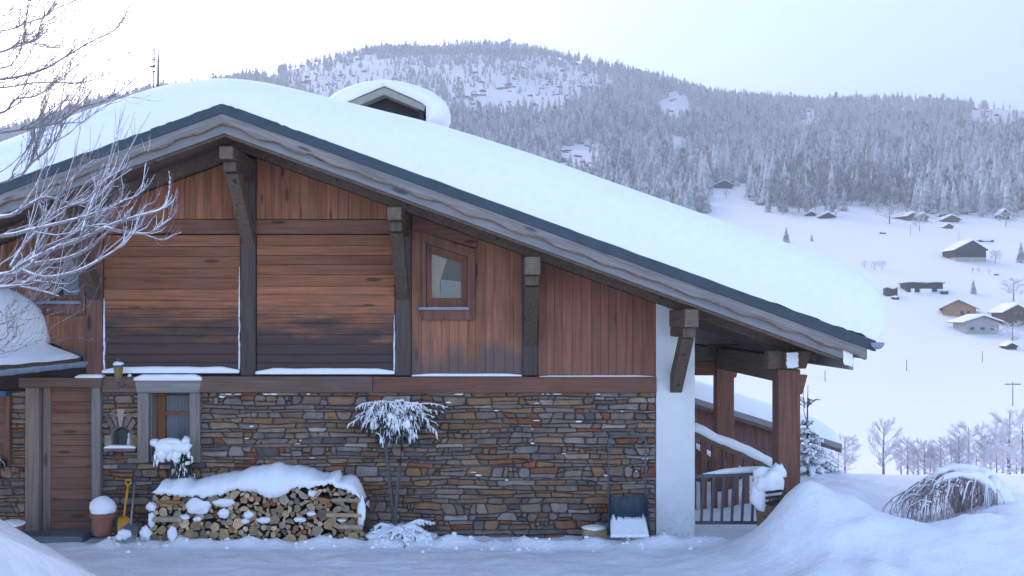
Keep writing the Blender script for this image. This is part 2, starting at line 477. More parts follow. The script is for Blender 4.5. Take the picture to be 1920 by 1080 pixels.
def forest():
    r = np.random.RandomState(11)
    tp = [conifer_tpl(i) for i in range(6)]; tb = [broad_tpl(i) for i in range(3)]
    N = 72000
    Y = np.sqrt(r.uniform(400**2, 1440**2, N)); px = r.uniform(-120, 2040, N)
    X = (px-VX)*Y/FPX; Z = H(X, Y); py = VY-(Z-EYE)*FPX/Y
    keep = py < np.interp(px, EDGE[:, 0], EDGE[:, 1])+r.normal(0, 3, N)
    for (cx, cy, a, b, d) in CLEAR:
        q = ((px-cx)/a)**2+((py-cy)/b)**2
        keep &= ~((q < 1+.25*np.sin(px*.21)+.2*np.sin(py*.4+px*.05)) & (r.uniform(0, 1, N) < d))
    keep &= ~((np.abs(px-1580) < 18) & (py < 352) & (py > 336)) & ~((np.abs(px-1606) < 9) & (py < 348) & (py > 333))
    keep &= (Y > 1290) | (((px-830)/330)**2+((py-140)/78)**2 > 1) | (r.uniform(0, 1, N) < .75)
    keep &= r.uniform(0, 1, N) < .36+.3*(Y/1400)+.25*np.sin(X*.021+1.)*np.sin(Y*.017)
    hid = py > np.interp(px, [-120, 0, 200, 400, 600, 830, 1640, 1641], [330, 285, 212, 168, 205, 262, 552, 2000])   # wholly behind the chalet roof
    keep &= ~hid
    idx = np.where(keep)[0]
    hgt = r.uniform(8, 17, N)*(1+.35*(r.uniform(0, 1, N) > .85))*np.where(Y > 1250, .85, 1.)*np.where(((px-830)/330)**2+((py-140)/78)**2 < 1, np.where(Y > 1290, .9, .62), 1.)
    soft = (r.uniform(0, 1, N) < np.where((py > 345) & (px > 1450) & (px < 1720), .75, .12))
    con = idx[~soft[idx]]
    near = con[np.argsort(-(hgt[con]/Y[con]))]
    near = [i for i in near if px[i] > 1290 and px[i] < 1925][:110]
    ns = set(near)
    # separate spruces along the lower edge
    protos = []
    for k in range(6):
        V, F = tp[k]
        me = np_mesh('crown', V, F); me.materials.append(M['forest'])
        tm = MB().tube([(0, 0, -.02), (0, 0, .5)], [.018, .008], 6)
        t = tm.build('trunk', M['twig']); bpy.data.objects.remove(t, do_unlink=False) if False else None
        protos.append((me, t.data)); bpy.data.objects.remove(t)
    for i in near:
        me, tme = protos[i % 6]
        e = thing('spruce_tree', 'frosted spruce in the lower rows of the hillside forest', 'tree', (X[i], Y[i], Z[i]-.3), 'spruces along the lower forest edge')
        h = float(hgt[i])*1.1; wd = h*float(r.uniform(.6, .95))
        e.scale = (wd, wd, h); e.rotation_euler = (0, 0, float(r.uniform(0, 6)))
        for nm, q in (('crown', me), ('trunk', tme)):
            o = bpy.data.objects.new(nm, q); COL.objects.link(o); o.parent = e
    for nm, sel, tps, mt, lab in (('conifer_forest', [i for i in con if i not in ns], tp, 'forest', 'frosted conifer forest covering the mountain side'),
                                  ('bare_woodland', list(idx[soft[idx]]), tb, 'forest_d', 'hazy frosted leafless woodland between the hillside conifers')):
        VV = []; FF = []; b = 0
        for i in sel:
            V, F = tps[i % len(tps)]
            a = r.uniform(0, 6.28); c, s = math.cos(a), math.sin(a); h = hgt[i]; wd = h*r.uniform(.6, 1.15)
            Q = np.stack([(V[:, 0]*c-V[:, 1]*s)*wd+X[i], (V[:, 0]*s+V[:, 1]*c)*wd+Y[i], V[:, 2]*h+Z[i]-.4], -1)
            VV.append(Q); FF.append(F+b); b += len(V)
        me = np_mesh(nm, np.concatenate(VV), np.concatenate(FF)); me.materials.append(M[mt])
        o = bpy.data.objects.new(nm, me); COL.objects.link(o); tag(o, lab, kind='stuff')
    # rocks in the clearings
    mb = MB()
    for (cx, cy, a, b, d) in CLEAR:
        for k in range(int(a*b/130)+1):
            q = rnd.uniform(0, 6.28); s = math.sqrt(rnd.random())
            p = hit(cx+a*s*math.cos(q), cy+b*s*math.sin(q))
            if p.y < 500: continue
            w_ = rnd.uniform(1., 3.4)
            mb.lump((p.x, p.y, p.z), (w_*1.5, w_, w_*rnd.uniform(.35, .7)), k+cx, 8, 1.1, 2.6)
    tag(mb.build('rock_outcrops', M['rock']), 'dark rock faces breaking through the snow on the mountain', kind='stuff')
forest()

# ------------------------------------------------------------------ the chalet
ch = thing('chalet', 'large timber and stone chalet with deep snow on its roof', 'house', (-.7, FW, 0))
SL = .3645                                  # roof pitch
RX, RZ = at(418, 193, GE).x, at(418, 193, GE).z      # apex of the metal edge
def roof_z(x, off=0.): return RZ-abs(x-RX)*SL-off
XR = at(1638, 640, GE).x; XL = -9.4

# stone walling
OPEN = [(50, 192, 705, 1010), (264, 376, 705, 868), (208, 250, 790, 842), (-140, 22, 735, 872)]
xs = sorted({fx(-140), fx(1229)} | {fx(v) for o in OPEN for v in o[:2]}); zs = sorted({-.6, fz(733)} | {min(fz(733), max(-.6, fz(v))) for o in OPEN for v in o[2:]})
mb = MB()
for i in range(len(xs)-1):
    for j in range(len(zs)-1):
        mx, mz = (xs[i]+xs[i+1])/2, (zs[j]+zs[j+1])/2
        if any(fx(a) < mx < fx(b) and fz(d) < mz < fz(c) for a, b, c, d in OPEN): continue
        mb.box(xs[i], xs[i+1], FW+.012, FW+.3, zs[j], zs[j+1])
swall = mb.build('stone_wall', M['mortar'], ch)
def stone_mesh(mb, x0, x1, zb, zt, m, sx=(0, 0, 0, 0)):
    # zb, zt: functions giving the bed lines; outline of eight jittered corners, front face bulging
    g = .0028; w_ = x1-x0; h = zt((x0+x1)/2)-zb((x0+x1)/2)
    if h < .02 or w_ < .03: return 0
    k = min(.3*h, .25*w_, .03)
    def j(s=.16): return rnd.uniform(-1, 1)*s*min(h, w_)*.5
    c1, c2, c3, c4 = [k*rnd.uniform(.3, 1.4) for _ in range(4)]
    P = [(x0+g+c1, zb(x0+c1)+g), ((x0+x1)/2+j(.5), zb((x0+x1)/2)+g+abs(j(.14))), (x1-g-c2, zb(x1-c2)+g), (x1-g+j(.04), zb(x1)+g+c2),
         (x1-g-abs(j(.1)), zt(x1)-g-c3), (x1-g-c3, zt(x1-c3)-g), ((x0+x1)/2+j(.5), zt((x0+x1)/2)-g-abs(j(.14))), (x0+g+c4, zt(x0+c4)-g), (x0+g+abs(j(.1)), zt(x0)-g-c4), (x0+g, zb(x0)+g+c1)]
    zm0, zm1 = zb((x0+x1)/2), zt((x0+x1)/2)
    def sh(x, z):
        t = min(1, max(0, (z-zm0)/max(h, .01))); u = (x-x0)/w_
        return x+(1-u)*(sx[0]*(1-t)+sx[1]*t)+u*(sx[2]*(1-t)+sx[3]*t)
    P = [(sh(x, z), z) for x, z in P]
    cx = sum(p[0] for p in P)/len(P); cz = sum(p[1] for p in P)/len(P)
    d = rnd.uniform(.008, .055); n = len(P); sk = rnd.uniform(-.012, .012)
    vs = [(x, FW+.03, z) for x, z in P]
    vs += [(cx+(x-cx)*.97, FW-d*.55, cz+(z-cz)*.95) for x, z in P]
    ins = max(.6, 1-.014/max(h, .03)*1.6)
    vs += [(cx+(x-cx)*ins, FW-d+sk*(z-cz)/max(h, .05), cz+(z-cz)*ins) for x, z in P]
    fs = [(i, (i+1) % n, n+(i+1) % n, n+i) for i in range(n)]+[(n+i, n+(i+1) % n, 2*n+(i+1) % n, 2*n+i) for i in range(n)]+[tuple(range(2*n, 3*n))]
    mb.add(vs, fs, m); return w_*h
stones = []
zrow = -.06; k = 0
rows = []
while zrow < fz(734):
    h = rnd.choice([.045, .055, .065, .075, .09, .11, .14]); h = min(h, fz(734)-zrow)
    if fz(734)-zrow-h < .05: h = fz(734)-zrow
    rows.append((zrow, h)); zrow += h
def bed(z, s):
    top = fz(734)
    return lambda x: min(top, z+(0 if z < 0 or z > top-.01 else .045*nz(x*.9, s*3.7)+.022*nz(x*3.3, s*1.3)))
for k, (z, h) in enumerate(rows):
    lo, hi = bed(z, k), bed(z+h, k+1)
    segs = [(fx(-140), fx(1229))]
    for (a, b, c, d) in OPEN:
        if fz(d) < z+h*.5 < fz(c):
            ns = []
            for (s0, s1) in segs:
                if fx(b) <= s0 or fx(a) >= s1: ns.append((s0, s1)); continue
                if fx(a)-s0 > .04: ns.append((s0, fx(a)))
                if s1-fx(b) > .04: ns.append((fx(b), s1))
            segs = ns
    for (s0, s1) in segs:
        x = s0; sl = 0.
        while x < s1-.001:
            wd = rnd.choice([.08, .11, .15, .18, .22, .28, .36])*rnd.uniform(.85, 1.2)*(1.3 if h < .085 else .95)
            if s1-x-wd < .08: wd = s1-x
            sr = 0. if x+wd > s1-.001 else rnd.uniform(-.35, .35)*min(h, .09)
            m = rnd.choices(range(10), STONE_W)[0]
            if h > .1 and rnd.random() < .5:
                fr = rnd.uniform(.35, .65)
                mid = (lambda l, u, f: (lambda q: l(q)*(1-f)+u(q)*f))(lo, hi, fr)
                lm, rm = sl*(2*fr-1), sr*(2*fr-1); w2 = wd*rnd.choice([1, .5, .6])
                stones.append((x, x+wd, lo, mid, m, (-sl, lm, -sr, rm)))
                m2 = rnd.choices(range(10), STONE_W)[0]
                if w2 == wd: stones.append((x, x+wd, mid, hi, m2, (lm, sl, rm, sr)))
                else:
                    stones.append((x, x+w2, mid, hi, m2, (lm, sl, 0, 0))); stones.append((x+w2, x+wd, mid, hi, rnd.choices(range(10), STONE_W)[0], (0, 0, rm, sr)))
            else: stones.append((x, x+wd, lo, hi, m, (-sl, sl, -sr, sr)))
            x += wd; sl = sr
def sarea(s):
    cx = (s[0]+s[1])/2
    vis = s[1] > fx(0) and not (fx(285) < cx < fx(680) and s[3](cx) < .62)
    return (s[1]-s[0])*(s[3](cx)-s[2](cx))*(1 if vis else .001)
stones.sort(key=lambda s: -sarea(s))
rest = MB()
for i, s in enumerate(stones):
    if i < 300:
        q = MB(); stone_mesh(q, *s[:4], 0, s[5])
        if q.v: q.build('stone', STONE[s[4]], swall)
    else: stone_mesh(rest, *s[:4], s[4], s[5])
cs = MB()
for i in range(46):
    px_ = rnd.uniform(390, 1225); py_ = 738.5 if i < 16 else rnd.uniform(742, 900)
    if 640 < px_ < 840: continue
    cs.lump((fx(px_), FW-.045, fz(py_)), (rnd.uniform(.02, .09) if i < 16 else rnd.uniform(.015, .05), .02, rnd.uniform(.006, .013)), i, 10, .5, 2.)
tag(cs.build('caught_snow', SNOW, swall, smooth=True), 'crumbs of snow caught on the stone edges', kind='stuff')
tag(rest.build('small_stones', STONE, swall), 'smaller stones filling the rubble wall', kind='stuff')

# timber upper storey -------------------------------------------------
WT = .455                                   # wall top below the metal edge line
def wall_top(x): return roof_z(x, WT)
mb = MB()
zfl = fz(720)
mb.prism([(fx(-140), zfl), (fx(1229), zfl), (fx(1229), wall_top(fx(1229))+.1), (RX, wall_top(RX)+.1), (fx(-140), wall_top(fx(-140))+.1)], FW+.03, FW+.2)
twall = mb.build('timber_wall', M['darkwood'], ch)
def vplanks(px0, px1, zb, topf, mat, wpx=17, skip=None):
    x = fx(px0); xe = fx(px1)
    while x < xe-.02:
        w_ = wpx/135*rnd.uniform(.8, 1.25)
        if xe-x-w_ < .06: w_ = xe-x
        a, b = x+.0015, x+w_-.0015; d = rnd.uniform(0, .008)
        parts = [(zb, None)]
        if skip and a < skip[1] and b > skip[0]: parts = [(zb, skip[2]), (skip[3], None)]
        for z0, z1 in parts:
            q = MB()
            za, zc = (topf(a), topf(b)) if z1 is None else (z1, z1)
            if min(za, zc) < z0+.02: continue
            if a < RX < b and z1 is None: poly = [(a, z0), (b, z0), (b, zc), (RX, topf(RX)), (a, za)]
            else: poly = [(a, z0), (b, z0), (b, zc), (a, za)]
            q.prism(poly, FW-.022-d, FW+.028)
            q.build('plank', mat, twall, bevel=.002)
        x += w_
def hplanks(px0, px1, py0, py1, mat, n):
    z = fz(py1); top = fz(py0); hs = [rnd.uniform(.8, 1.2) for _ in range(n)]; s = (top-z)/sum(hs)
    for h in hs:
        q = MB(); d = rnd.uniform(0, .012)
        q.box(fx(px0)+.004, fx(px1)-.004, FW-.022-d, FW+.028, z+.002, z+h*s-.002)
        q.build('plank', mat, twall, bevel=.004); z += h*s
ZB = fz(704)
hplanks(196, 452, 441, 697, M['plank_h'], 14)
hplanks(482, 741, 441, 699, M['plank_h'], 14)
zb2 = fz(411)
vplanks(196, 452, zb2, wall_top, M['plank_t'], 17)
vplanks(482, 741, zb2, wall_top, M['plank_t'], 17)
vplanks(772, 790.5, ZB, wall_top, M['plank_v'], 17); vplanks(790.5, 891, ZB, lambda x: fz(600), M['plank_v'], 17); vplanks(891, 979, ZB, wall_top, M['plank_v'], 17)
vplanks(1009, 1229, ZB, wall_top, M['plank_d'], 16)
vplanks(-140, 72, fz(690), wall_top, M['plank_v'], 19); vplanks(72, 163.5, fz(690), wall_top, M['plank_v'], 19, (fx(70), fx(166), fz(590), fz(455)))
def tie(px0, px1, py0, py1, mat, y0=.05, nm='beam', bev=.012):
    q = MB(); q.box(fx(px0), fx(px1), FW-y0, FW+.1, fz(py1), fz(py0)); return q.build(nm, mat, ch, bevel=bev)
tie(196, 453, 412, 439, M['beam_r'], .045); tie(481, 742, 412, 439, M['beam_r'], .045)
tie(196, 700, 705, 735, M['beam_x'], .10); tie(700.5, 1229, 706, 736, M['beam_r'], .095)
POSTS = [(164, 195, M['post_r']), (453, 481, M['post']), (742, 771, M['post']), (979, 1008, M['post'])]
for a, b, m in POSTS:
    q = MB(); q.prism([(fx(a), fz(704)), (fx(b), fz(704)), (fx(b), wall_top(fx(b))), (fx(a), wall_top(fx(a)))], FW-.06, FW+.1); q.build('post', m, ch, bevel=.012)
# white gable end wall
q = MB(); xa, xb = fx(1229.5), fx(1302)
q.prism([(xa, -.5), (xb, -.5), (xb, wall_top(xb)+.12), (xa, wall_top(xa)+.12)], FW-.035, FW+9.5); q.build('plaster_wall', M['plaster'], ch, bevel=.01)
q = MB(); q.box(fx(-140), xb, FW+9.5, FW+9.8, -.5, 3.4); q.box(fx(-140), fx(-140)+.3, FW+.3, FW+9.5, -.5, 3.2); q.build('rear_walls', M['plaster'], ch)

# roof ----------------------------------------------------------------
YB = 24.0
mb = MB()
def slab(mb, y0, y1, o0, o1, xl, xr, m=0):
    mb.prism([(xl, roof_z(xl, o1)), (RX, roof_z(RX, o1)), (xr, roof_z(xr, o1)), (xr, roof_z(xr, o0)), (RX, roof_z(RX, o0)), (xl, roof_z(xl, o0))], y0, y1, m)
slab(mb, GE+.09, YB, .02, .26, XL, XR-.05)
roof = mb.build('roof', M['soffit'], ch)
for sgn in (-1, 1):                          # two pieces of each board meet at the apex
    xe = XL if sgn < 0 else XR
    def strip(nm, mat, y0, y1, o0f, o1f, xend, n=2, bev=.004):
        xs_ = np.linspace(RX, xend, n)
        up = [(x, roof_z(x, o0f(x))) for x in xs_]; lo = [(x, roof_z(x, o1f(x))) for x in xs_]
        q = MB()
        for i in range(n-1):
            poly = [lo[i], lo[i+1], up[i+1], up[i]] if sgn > 0 else [lo[i+1], lo[i], up[i], up[i+1]]
            q.prism(poly, y0, y1)
        return q.build(nm, mat, roof, bevel=bev)
    strip('metal_edge', M['metal'], GE-.03, GE+.08, lambda x: 0., lambda x: .135+.012*0, xe+.02*sgn)
    wave = lambda x: .258+.015*math.sin(x*11.3+2*nz(x*.8, 2.))+.026*nz(x*3.1, 3.)+.014*nz(x*10, 1.)
    strip('fascia_board', M['fascia_l' if sgn < 0 else 'fascia_r'], GE-.02, GE+.038, lambda x: .137, wave, xe-.10, 150, 0)
    strip('bark_edge', M['bark'], GE-.012, GE+.039, lambda x: wave(x)+.001, lambda x: wave(x)+.016+.014*nz(x*5, 7.), xe-.10, 150, 0)
    strip('lower_fascia_board', M['fascia_lo_l' if sgn < 0 else 'fascia_lo_r'], GE+.042, GE+.085, lambda x: .2, lambda x: .372, xe-.24*sgn if sgn > 0 else xe)
    strip('verge_rafter', M['purlin'], GE+.09, GE+.27, lambda x: .262, lambda x: .405, xe-.35*sgn)
    strip('wall_rafter', M['purlin'], FW-.20, FW-.064, lambda x: .262, lambda x: .452, xe-.40*sgn)
    for i in range(7):                       # soffit boards of the overhang
        y = GE+.28+i*.122
        strip('soffit_board', M['soffit'], y, y+.116, lambda x: .262, lambda x: .275+.004*(i % 2), xe-.3*sgn, 2, 0)
for i in range(34):                          # boards over the porch
    y = FW+.02+i*.14
    q = MB(); a, b = fx(1304), XR-.3
    q.prism([(a, roof_z(a, .278)), (b, roof_z(b, .278)), (b, roof_z(b, .262)), (a, roof_z(a, .262))], y, y+.134); q.build('soffit_board', M['soffit'], roof)
def rpoly(a, b, o0, o1): return [(a, roof_z(a, o1)), (b, roof_z(b, o1)), (b, roof_z(b, o0)), (a, roof_z(a, o0))]
q = MB(); q.prism(rpoly(XR-.30, XR-.24, .20, .47), GE+.046, YB-.2); q.build('eave_board', M['fascia_lo'], roof)
def rag(cx, cz, w_, h_, y, nm, par, sh=0., seed=1):
    P = []; rr = random.Random(seed)
    for i in range(28):
        a = 2*PI*i/28; k_ = 1/max(abs(math.cos(a)), abs(math.sin(a))); x_ = math.cos(a)*k_*w_; z_ = math.sin(a)*k_*h_
        P.append((cx+x_*rr.uniform(.82, 1.), cz+z_*rr.uniform(.84, 1.)-sh*x_))
    q = MB(); q.prism(P, y-.014, y); q.build(nm, SNOW, par)
rag(XR-.31, roof_z(XR-.31, .335), .065, .11, GE+.0415, 'frosted_board_end', roof, SL, 4)
def half_gutter(mb, x, z, r, y0, y1, n=12, th=.006):
    vs = []
    for y in (y0, y1):
        for rr in (r, r-th):
            for j in range(n+1):
                a = PI+PI*j/n; vs.append((x+rr*math.cos(a), y, z+rr*math.sin(a)))
    k = n+1; fs = []
    for j in range(n): fs += [(j, 2*k+j, 2*k+j+1, j+1), (k+j, k+j+1, 3*k+j+1, 3*k+j)]
    for o in (0, 2*k):
        for j in range(n): fs.append((o+j, o+j+1, o+k+j+1, o+k+j))
    mb.add(vs, fs)
    for y in (y0+.002, y1-.002):
        mb.add([(x+(r-.001)*math.cos(PI+PI*j/n), y, z+(r-.001)*math.sin(PI+PI*j/n)) for j in range(n+1)], [tuple(range(n+1))])
q = MB(); half_gutter(q, XR+.03, roof_z(XR, .03), .085, GE-.06, YB-.2); q.build('gutter', M['gutter'], roof, smooth=True)

# purlins, struts
def bracket(px_wall, pyt, pyb, pystrut, w_=.18, ye=12.22, ymat=None):
    x = fx(px_wall)
    zt = EYE+(VY-pyt)*ye/FPX; zb_ = EYE+(VY-pyb)*ye/FPX
    q = MB(); q.box(x-w_/2, x+w_/2, ye, FW+.05, zb_, zt); q.build('purlin', M['purlin'], ch, bevel=.015)
    q = MB(); q.box(x-w_*.46, x+w_*.46, ye+.16, FW-.062, zb_-.13, zb_-.003); q.build('corbel', M['strut'], ch, bevel=.012)
    q = MB()
    a = Vector((x, ye+.33, zb_-.10)); b = Vector((x, FW-.02, fz(pystrut)+.06))
    ww = w_*.46
    d = (b-a).normalized(); nrm = Vector((0, -d.z, d.y))*.085
    if nrm.z < 0: nrm = -nrm
    P = [a+nrm, a-nrm, Vector((x, FW-.061, fz(pystrut))), Vector((x, FW-.061, fz(pystrut)+.26))]
    vs = [(x-ww, p.y, p.z) for p in P]+[(x+ww, p.y, p.z) for p in P]
    q.add(vs, [(0, 1, 2, 3), (7, 6, 5, 4), (0, 4, 5, 1), (1, 5, 6, 2), (2, 6, 7, 3), (3, 7, 4, 0)])
    q.build('strut', M['strut'], ch, bevel=.01)
bracket(467, 274, 298, 458); bracket(756, 388, 412, 563); bracket(994, 481, 515, 648, .20)
bracket(1266, 580, 614, 736, .18, 12.15); bracket(180, 388, 412, 563); bracket(-59, 481, 515, 648)

# porch
PX = 3.82
for y, nm in ((13.0, 'porch_post'), (16.7, 'porch_post')):
    q = MB(); q.box(PX-.15, PX+.15, y-.15, y+.15, -.4, 2.34); q.build(nm, M['post_r'], ch, bevel=.015)
    q = MB(); q.prism([(PX+.152, 2.0), (PX+.20, 2.0), (PX+.27, 2.26), (PX+.152, 2.26)], y-.08, y+.08); q.build('corbel', M['beam_r'], ch, bevel=.008)
    q = MB(); q.prism([(PX-.27, 2.345), (PX+.24, 2.345), (PX+.31, 2.585), (PX-.27, 2.585)], y-.11, y+.11); q.build('corbel', M['purlin'], ch, bevel=.012)
q = MB(); q.box(PX-.13, PX+.13, 13.16, YB-.4, 2.16, 2.52); q.build('eave_beam', M['purlin'], ch, bevel=.015)
q = MB(); q.box(PX-.09, PX+.09, 12.72, 12.885, 2.355, 2.58); q.build('beam_end', M['purlin'], ch, bevel=.01)
rag(PX, 2.468, .085, .11, 12.719, 'frosted_beam_end', ch, 0., 6)
q = MB(); q.box(xb+.002, PX-.152, 16.6, 16.8, 2.04, 2.28); q.build('beam', M['beam_r'], ch, bevel=.012)
q = MB(); q.box(xb+.002, PX+.7, 13.2, 22, -.5, -.02); q.build('porch_floor', M['mortar'], ch)

# windows and door ----------------------------------------------------
def quad_frame(outer, inner, y0, y1, name, mat, parent, bev=.006):
    q = MB()
    for i in range(4):
        j = (i+1) % 4
        q.prism([outer[i], outer[j], inner[j], inner[i]], y0, y1)
    return q.build(name, mat, parent, bevel=bev)
def P4(a): return [(fx(x), fz(y)) for x, y in a]
# upper window with the slanted head: corners bottom-left, bottom-right, top-right, top-left
win = quad_frame(P4([(791, 600), (891, 600), (891, 468), (791, 436)]), P4([(800, 577), (877, 577), (877, 482), (800, 457)]), FW-.075, FW+.02, 'window', M['post_r'], ch)
quad_frame(P4([(800.4, 576.6), (876.6, 576.6), (876.6, 482.4), (800.4, 457.4)]), P4([(809, 559), (865, 559), (865, 493), (809, 474)]), FW-.045, FW+.005, 'sash', M['sash'], win)
q = MB(); q.prism(P4([(808, 560), (866, 560), (866, 493), (808, 473)]), FW-.012, FW-.006); q.build('pane', M['pane'], win)
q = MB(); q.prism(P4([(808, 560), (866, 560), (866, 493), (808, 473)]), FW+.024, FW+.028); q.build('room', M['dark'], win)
q = MB(); q.prism(P4([(809, 559), (826, 559), (824, 530), (838, 486), (809, 476)]), FW+.010, FW+.016); q.build('curtain', M['curtain'], win)
q = MB(); q.prism(P4([(826, 559), (865, 559), (865, 528), (826, 524)]), FW+.004, FW+.008); q.build('net_curtain', M['net'], win)
q = MB(); q.prism([(fx(773), fz(433)), (fx(895), fz(466)), (fx(895), wall_top(fx(895))), (fx(773), wall_top(fx(773)))], FW-.05, FW+.02); q.build('head_board', M['beam_r'], win, bevel=.006)
q = MB(); q.box(fx(786), fx(880), FW-.12, FW-.076, fz(581), fz(576)); q.build('sill', M['gutter'], win)
# upper window at the left
win = quad_frame(P4([(72, 590), (163, 590), (163, 455), (72, 455)]), P4([(104, 562), (153, 562), (153, 478), (104, 478)]), FW-.07, FW+.02, 'window', M['post_r'], ch)
quad_frame(P4([(104.4, 561.6), (152.6, 561.6), (152.6, 478.4), (104.4, 478.4)]), P4([(111, 554), (150, 554), (150, 484), (111, 484)]), FW-.04, FW+.005, 'sash', M['sash'], win)
q = MB(); q.prism(P4([(111, 554), (150, 554), (150, 484), (111, 484)]), FW-.012, FW-.006); q.build('pane', M['pane'], win)
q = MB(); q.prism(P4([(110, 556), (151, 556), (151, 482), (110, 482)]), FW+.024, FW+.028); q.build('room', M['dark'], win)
q = MB(); q.prism(P4([(119, 554), (150, 554), (150, 484), (119, 484)]), FW+.006, FW+.012); q.build('pale_reflection_sheet', M['net'], win)  # added pale sheet behind the glass, its colour stands for the pane's reflection
q = MB(); q.box(fx(70), fx(158), FW-.12, FW-.071, fz(570), fz(565)); q.build('sill', M['gutter'], win)
# ground floor window
q = MB()
q.box(fx(286)+.002, fx(357)-.002, FW-.04, FW+.30, fz(866), fz(856))
win = q.build('window', M['greywood_x'], ch, bevel=.008)
for a_, b_ in ((262, 283), (359, 378)):
    q = MB(); q.box(fx(a_), fx(b_), FW-.09, FW+.1, fz(866), fz(736)); q.build('jamb', M['greywood'], win, bevel=.008)
q = MB(); q.prism(P4([(262, 735.5), (378, 735.5), (382, 712), (258, 712)]), FW-.11, FW+.1); q.build('lintel', M['greywood_x'], win, bevel=.008)
for a_, b_ in ((283.3, 286), (357, 358.7)):
    q = MB(); q.box(fx(a_), fx(b_), FW-.02, FW+.30, fz(866), fz(736)); q.build('reveal', M['greywood'], win)
quad_frame(P4([(286, 856), (357, 856), (357, 728), (286, 728)]), P4([(302, 846), (352, 846), (352, 737), (302, 737)]), FW+.17, FW+.22, 'sash', M['orange'], win)
q = MB(); q.box(fx(302), fx(352), FW+.172, FW+.21, fz(780), fz(774)); q.build('glazing_bar', M['orange'], win)
q = MB(); q.box(fx(302), fx(352), FW+.195, FW+.20, fz(846), fz(737)); q.build('pane', M['pane'], win)
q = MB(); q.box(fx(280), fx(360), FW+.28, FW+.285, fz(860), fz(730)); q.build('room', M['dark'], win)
q = MB(); n_ = 16
for i in range(n_):
    a = 302+50*i/n_; q.box(fx(a), fx(a+50/n_), FW+.225+.012*(i % 2), FW+.24+.012*(i % 2), fz(846-8*math.sin(PI*i/n_)), fz(744))
q.build('net_curtain', M['net'], win)
# leftmost window, mostly out of the picture
win = quad_frame(P4([(-90, 872), (22, 872), (22, 735), (-90, 735)]), P4([(-78, 862), (12, 862), (12, 748), (-78, 748)]), FW-.07, FW+.05, 'window', M['post_r'], ch)
q = MB(); q.box(fx(-78), fx(12), FW-.02, FW-.01, fz(862), fz(748)); q.build('shutter', M['door'], win)
q = MB(); q.box(fx(-80), fx(22), FW-.16, FW-.072, fz(742), fz(732)); q.build('drip_board', M['bluep'], win)
# door
q = MB(); q.box(fx(50), fx(76), FW-.05, FW+.2, -.02, fz(726)); q.build('door_post', M['doorframe'], ch, bevel=.01)
q = MB(); q.box(fx(177), fx(193), FW-.10, FW+.2, .02, fz(725.6)); q.build('door_post', M['greywood'], ch, bevel=.01)
q = MB(); q.box(fx(44), fx(198), FW-.14, FW+.2, fz(725.5), fz(707)); q.build('door_lintel', M['beam_x'], ch, bevel=.01)
q = MB(); q.box(fx(76)+.001, fx(177)-.001, FW+.09, FW+.12, .03, fz(726)); door = q.build('door', M['door'], ch)
z = .035; 
while z < fz(727)-.03:
    h = min(.152, fz(727)-z); q = MB(); q.box(fx(92), fx(176), FW+.055, FW+.089, z+.003, z+h-.002); q.build('plank', M['door'], door, bevel=.004); z += h
q = MB(); q.box(fx(77), fx(91.5), FW+.045, FW+.089, .035, fz(727)); q.build('stile', M['doorframe'], door, bevel=.006)
q = MB(); q.tube([(fx(170), FW+.05, .98), (fx(170), FW+.0, .98), (fx(164), FW-.0, .98)], .011, 8); q.build('handle', M['iron'], door)
q = MB(); q.box(fx(45), fx(178), FW-.42, FW+.1, -.1, .085); q.build('doorstep', M['slate'], ch, bevel=.015)
# niche with arched head
q = MB(); q.box(fx(206), fx(252), FW+.2, FW+.22, fz(845), fz(788)); niche = q.build('niche', M['slate'], ch)
q = MB(); arc = [(229+17*math.cos(a), 815-14*math.sin(a)) for a in np.linspace(0, PI, 9)]
for i in range(8):
    (x0, y0), (x1, y1) = arc[i], arc[i+1]
    q.prism(P4([(x1, y1), (x0, y0), (x0, 789.5), (x1, 789.5)]), FW-.01, FW+.2)
q.box(fx(207), fx(212), FW-.012, FW+.2, fz(842), fz(789)); q.box(fx(246), fx(251), FW-.012, FW+.2, fz(842), fz(789)); q.build('arch_head', STONE[1], niche)
q = MB(); q.prism(P4([(226, 799), (231, 799), (236, 767), (222, 766)]), FW-.055, FW-.02); q.build('keystone', STONE[9], niche)
for pl, m in (([(212, 804), (217, 799), (205, 776), (199, 783)], 5), ([(219, 799), (224, 798), (217, 770), (208, 773)], 1), ([(234, 798), (240, 801), (251, 778), (242, 771)], 5), ([(241, 802), (246, 808), (257, 792), (252, 783)], 8)):
    q = MB(); q.prism(P4(pl), FW-.052, FW-.015); q.build('arch_stone', STONE[m], niche)
q = MB(); q.box(fx(198), fx(211), FW-.05, FW, fz(838), fz(815)); q.build('jamb_stone', STONE[0], niche, bevel=.012)
q = MB(); q.box(fx(247), fx(259), FW-.05, FW, fz(838), fz(815)); q.build('jamb_stone', STONE[0], niche, bevel=.012)
q = MB(); q.box(fx(200), fx(258), FW-.10, FW+.2, fz(845), fz(839)); q.build('ledge', STONE[1], niche, bevel=.008)
q = MB(); q.lathe([(.03, 0), (.034, .03), (.026, .09), (.022, .12), (.012, .135), (.019, .15), (.021, .17), (.012, .192), (.002, .197)], (fx(239), FW+.06, fz(838.6)), 12)
st = q.build('statuette', M['plaster'], smooth=True); tag(st, 'small pale statuette standing in the arched wall niche', 'statuette')

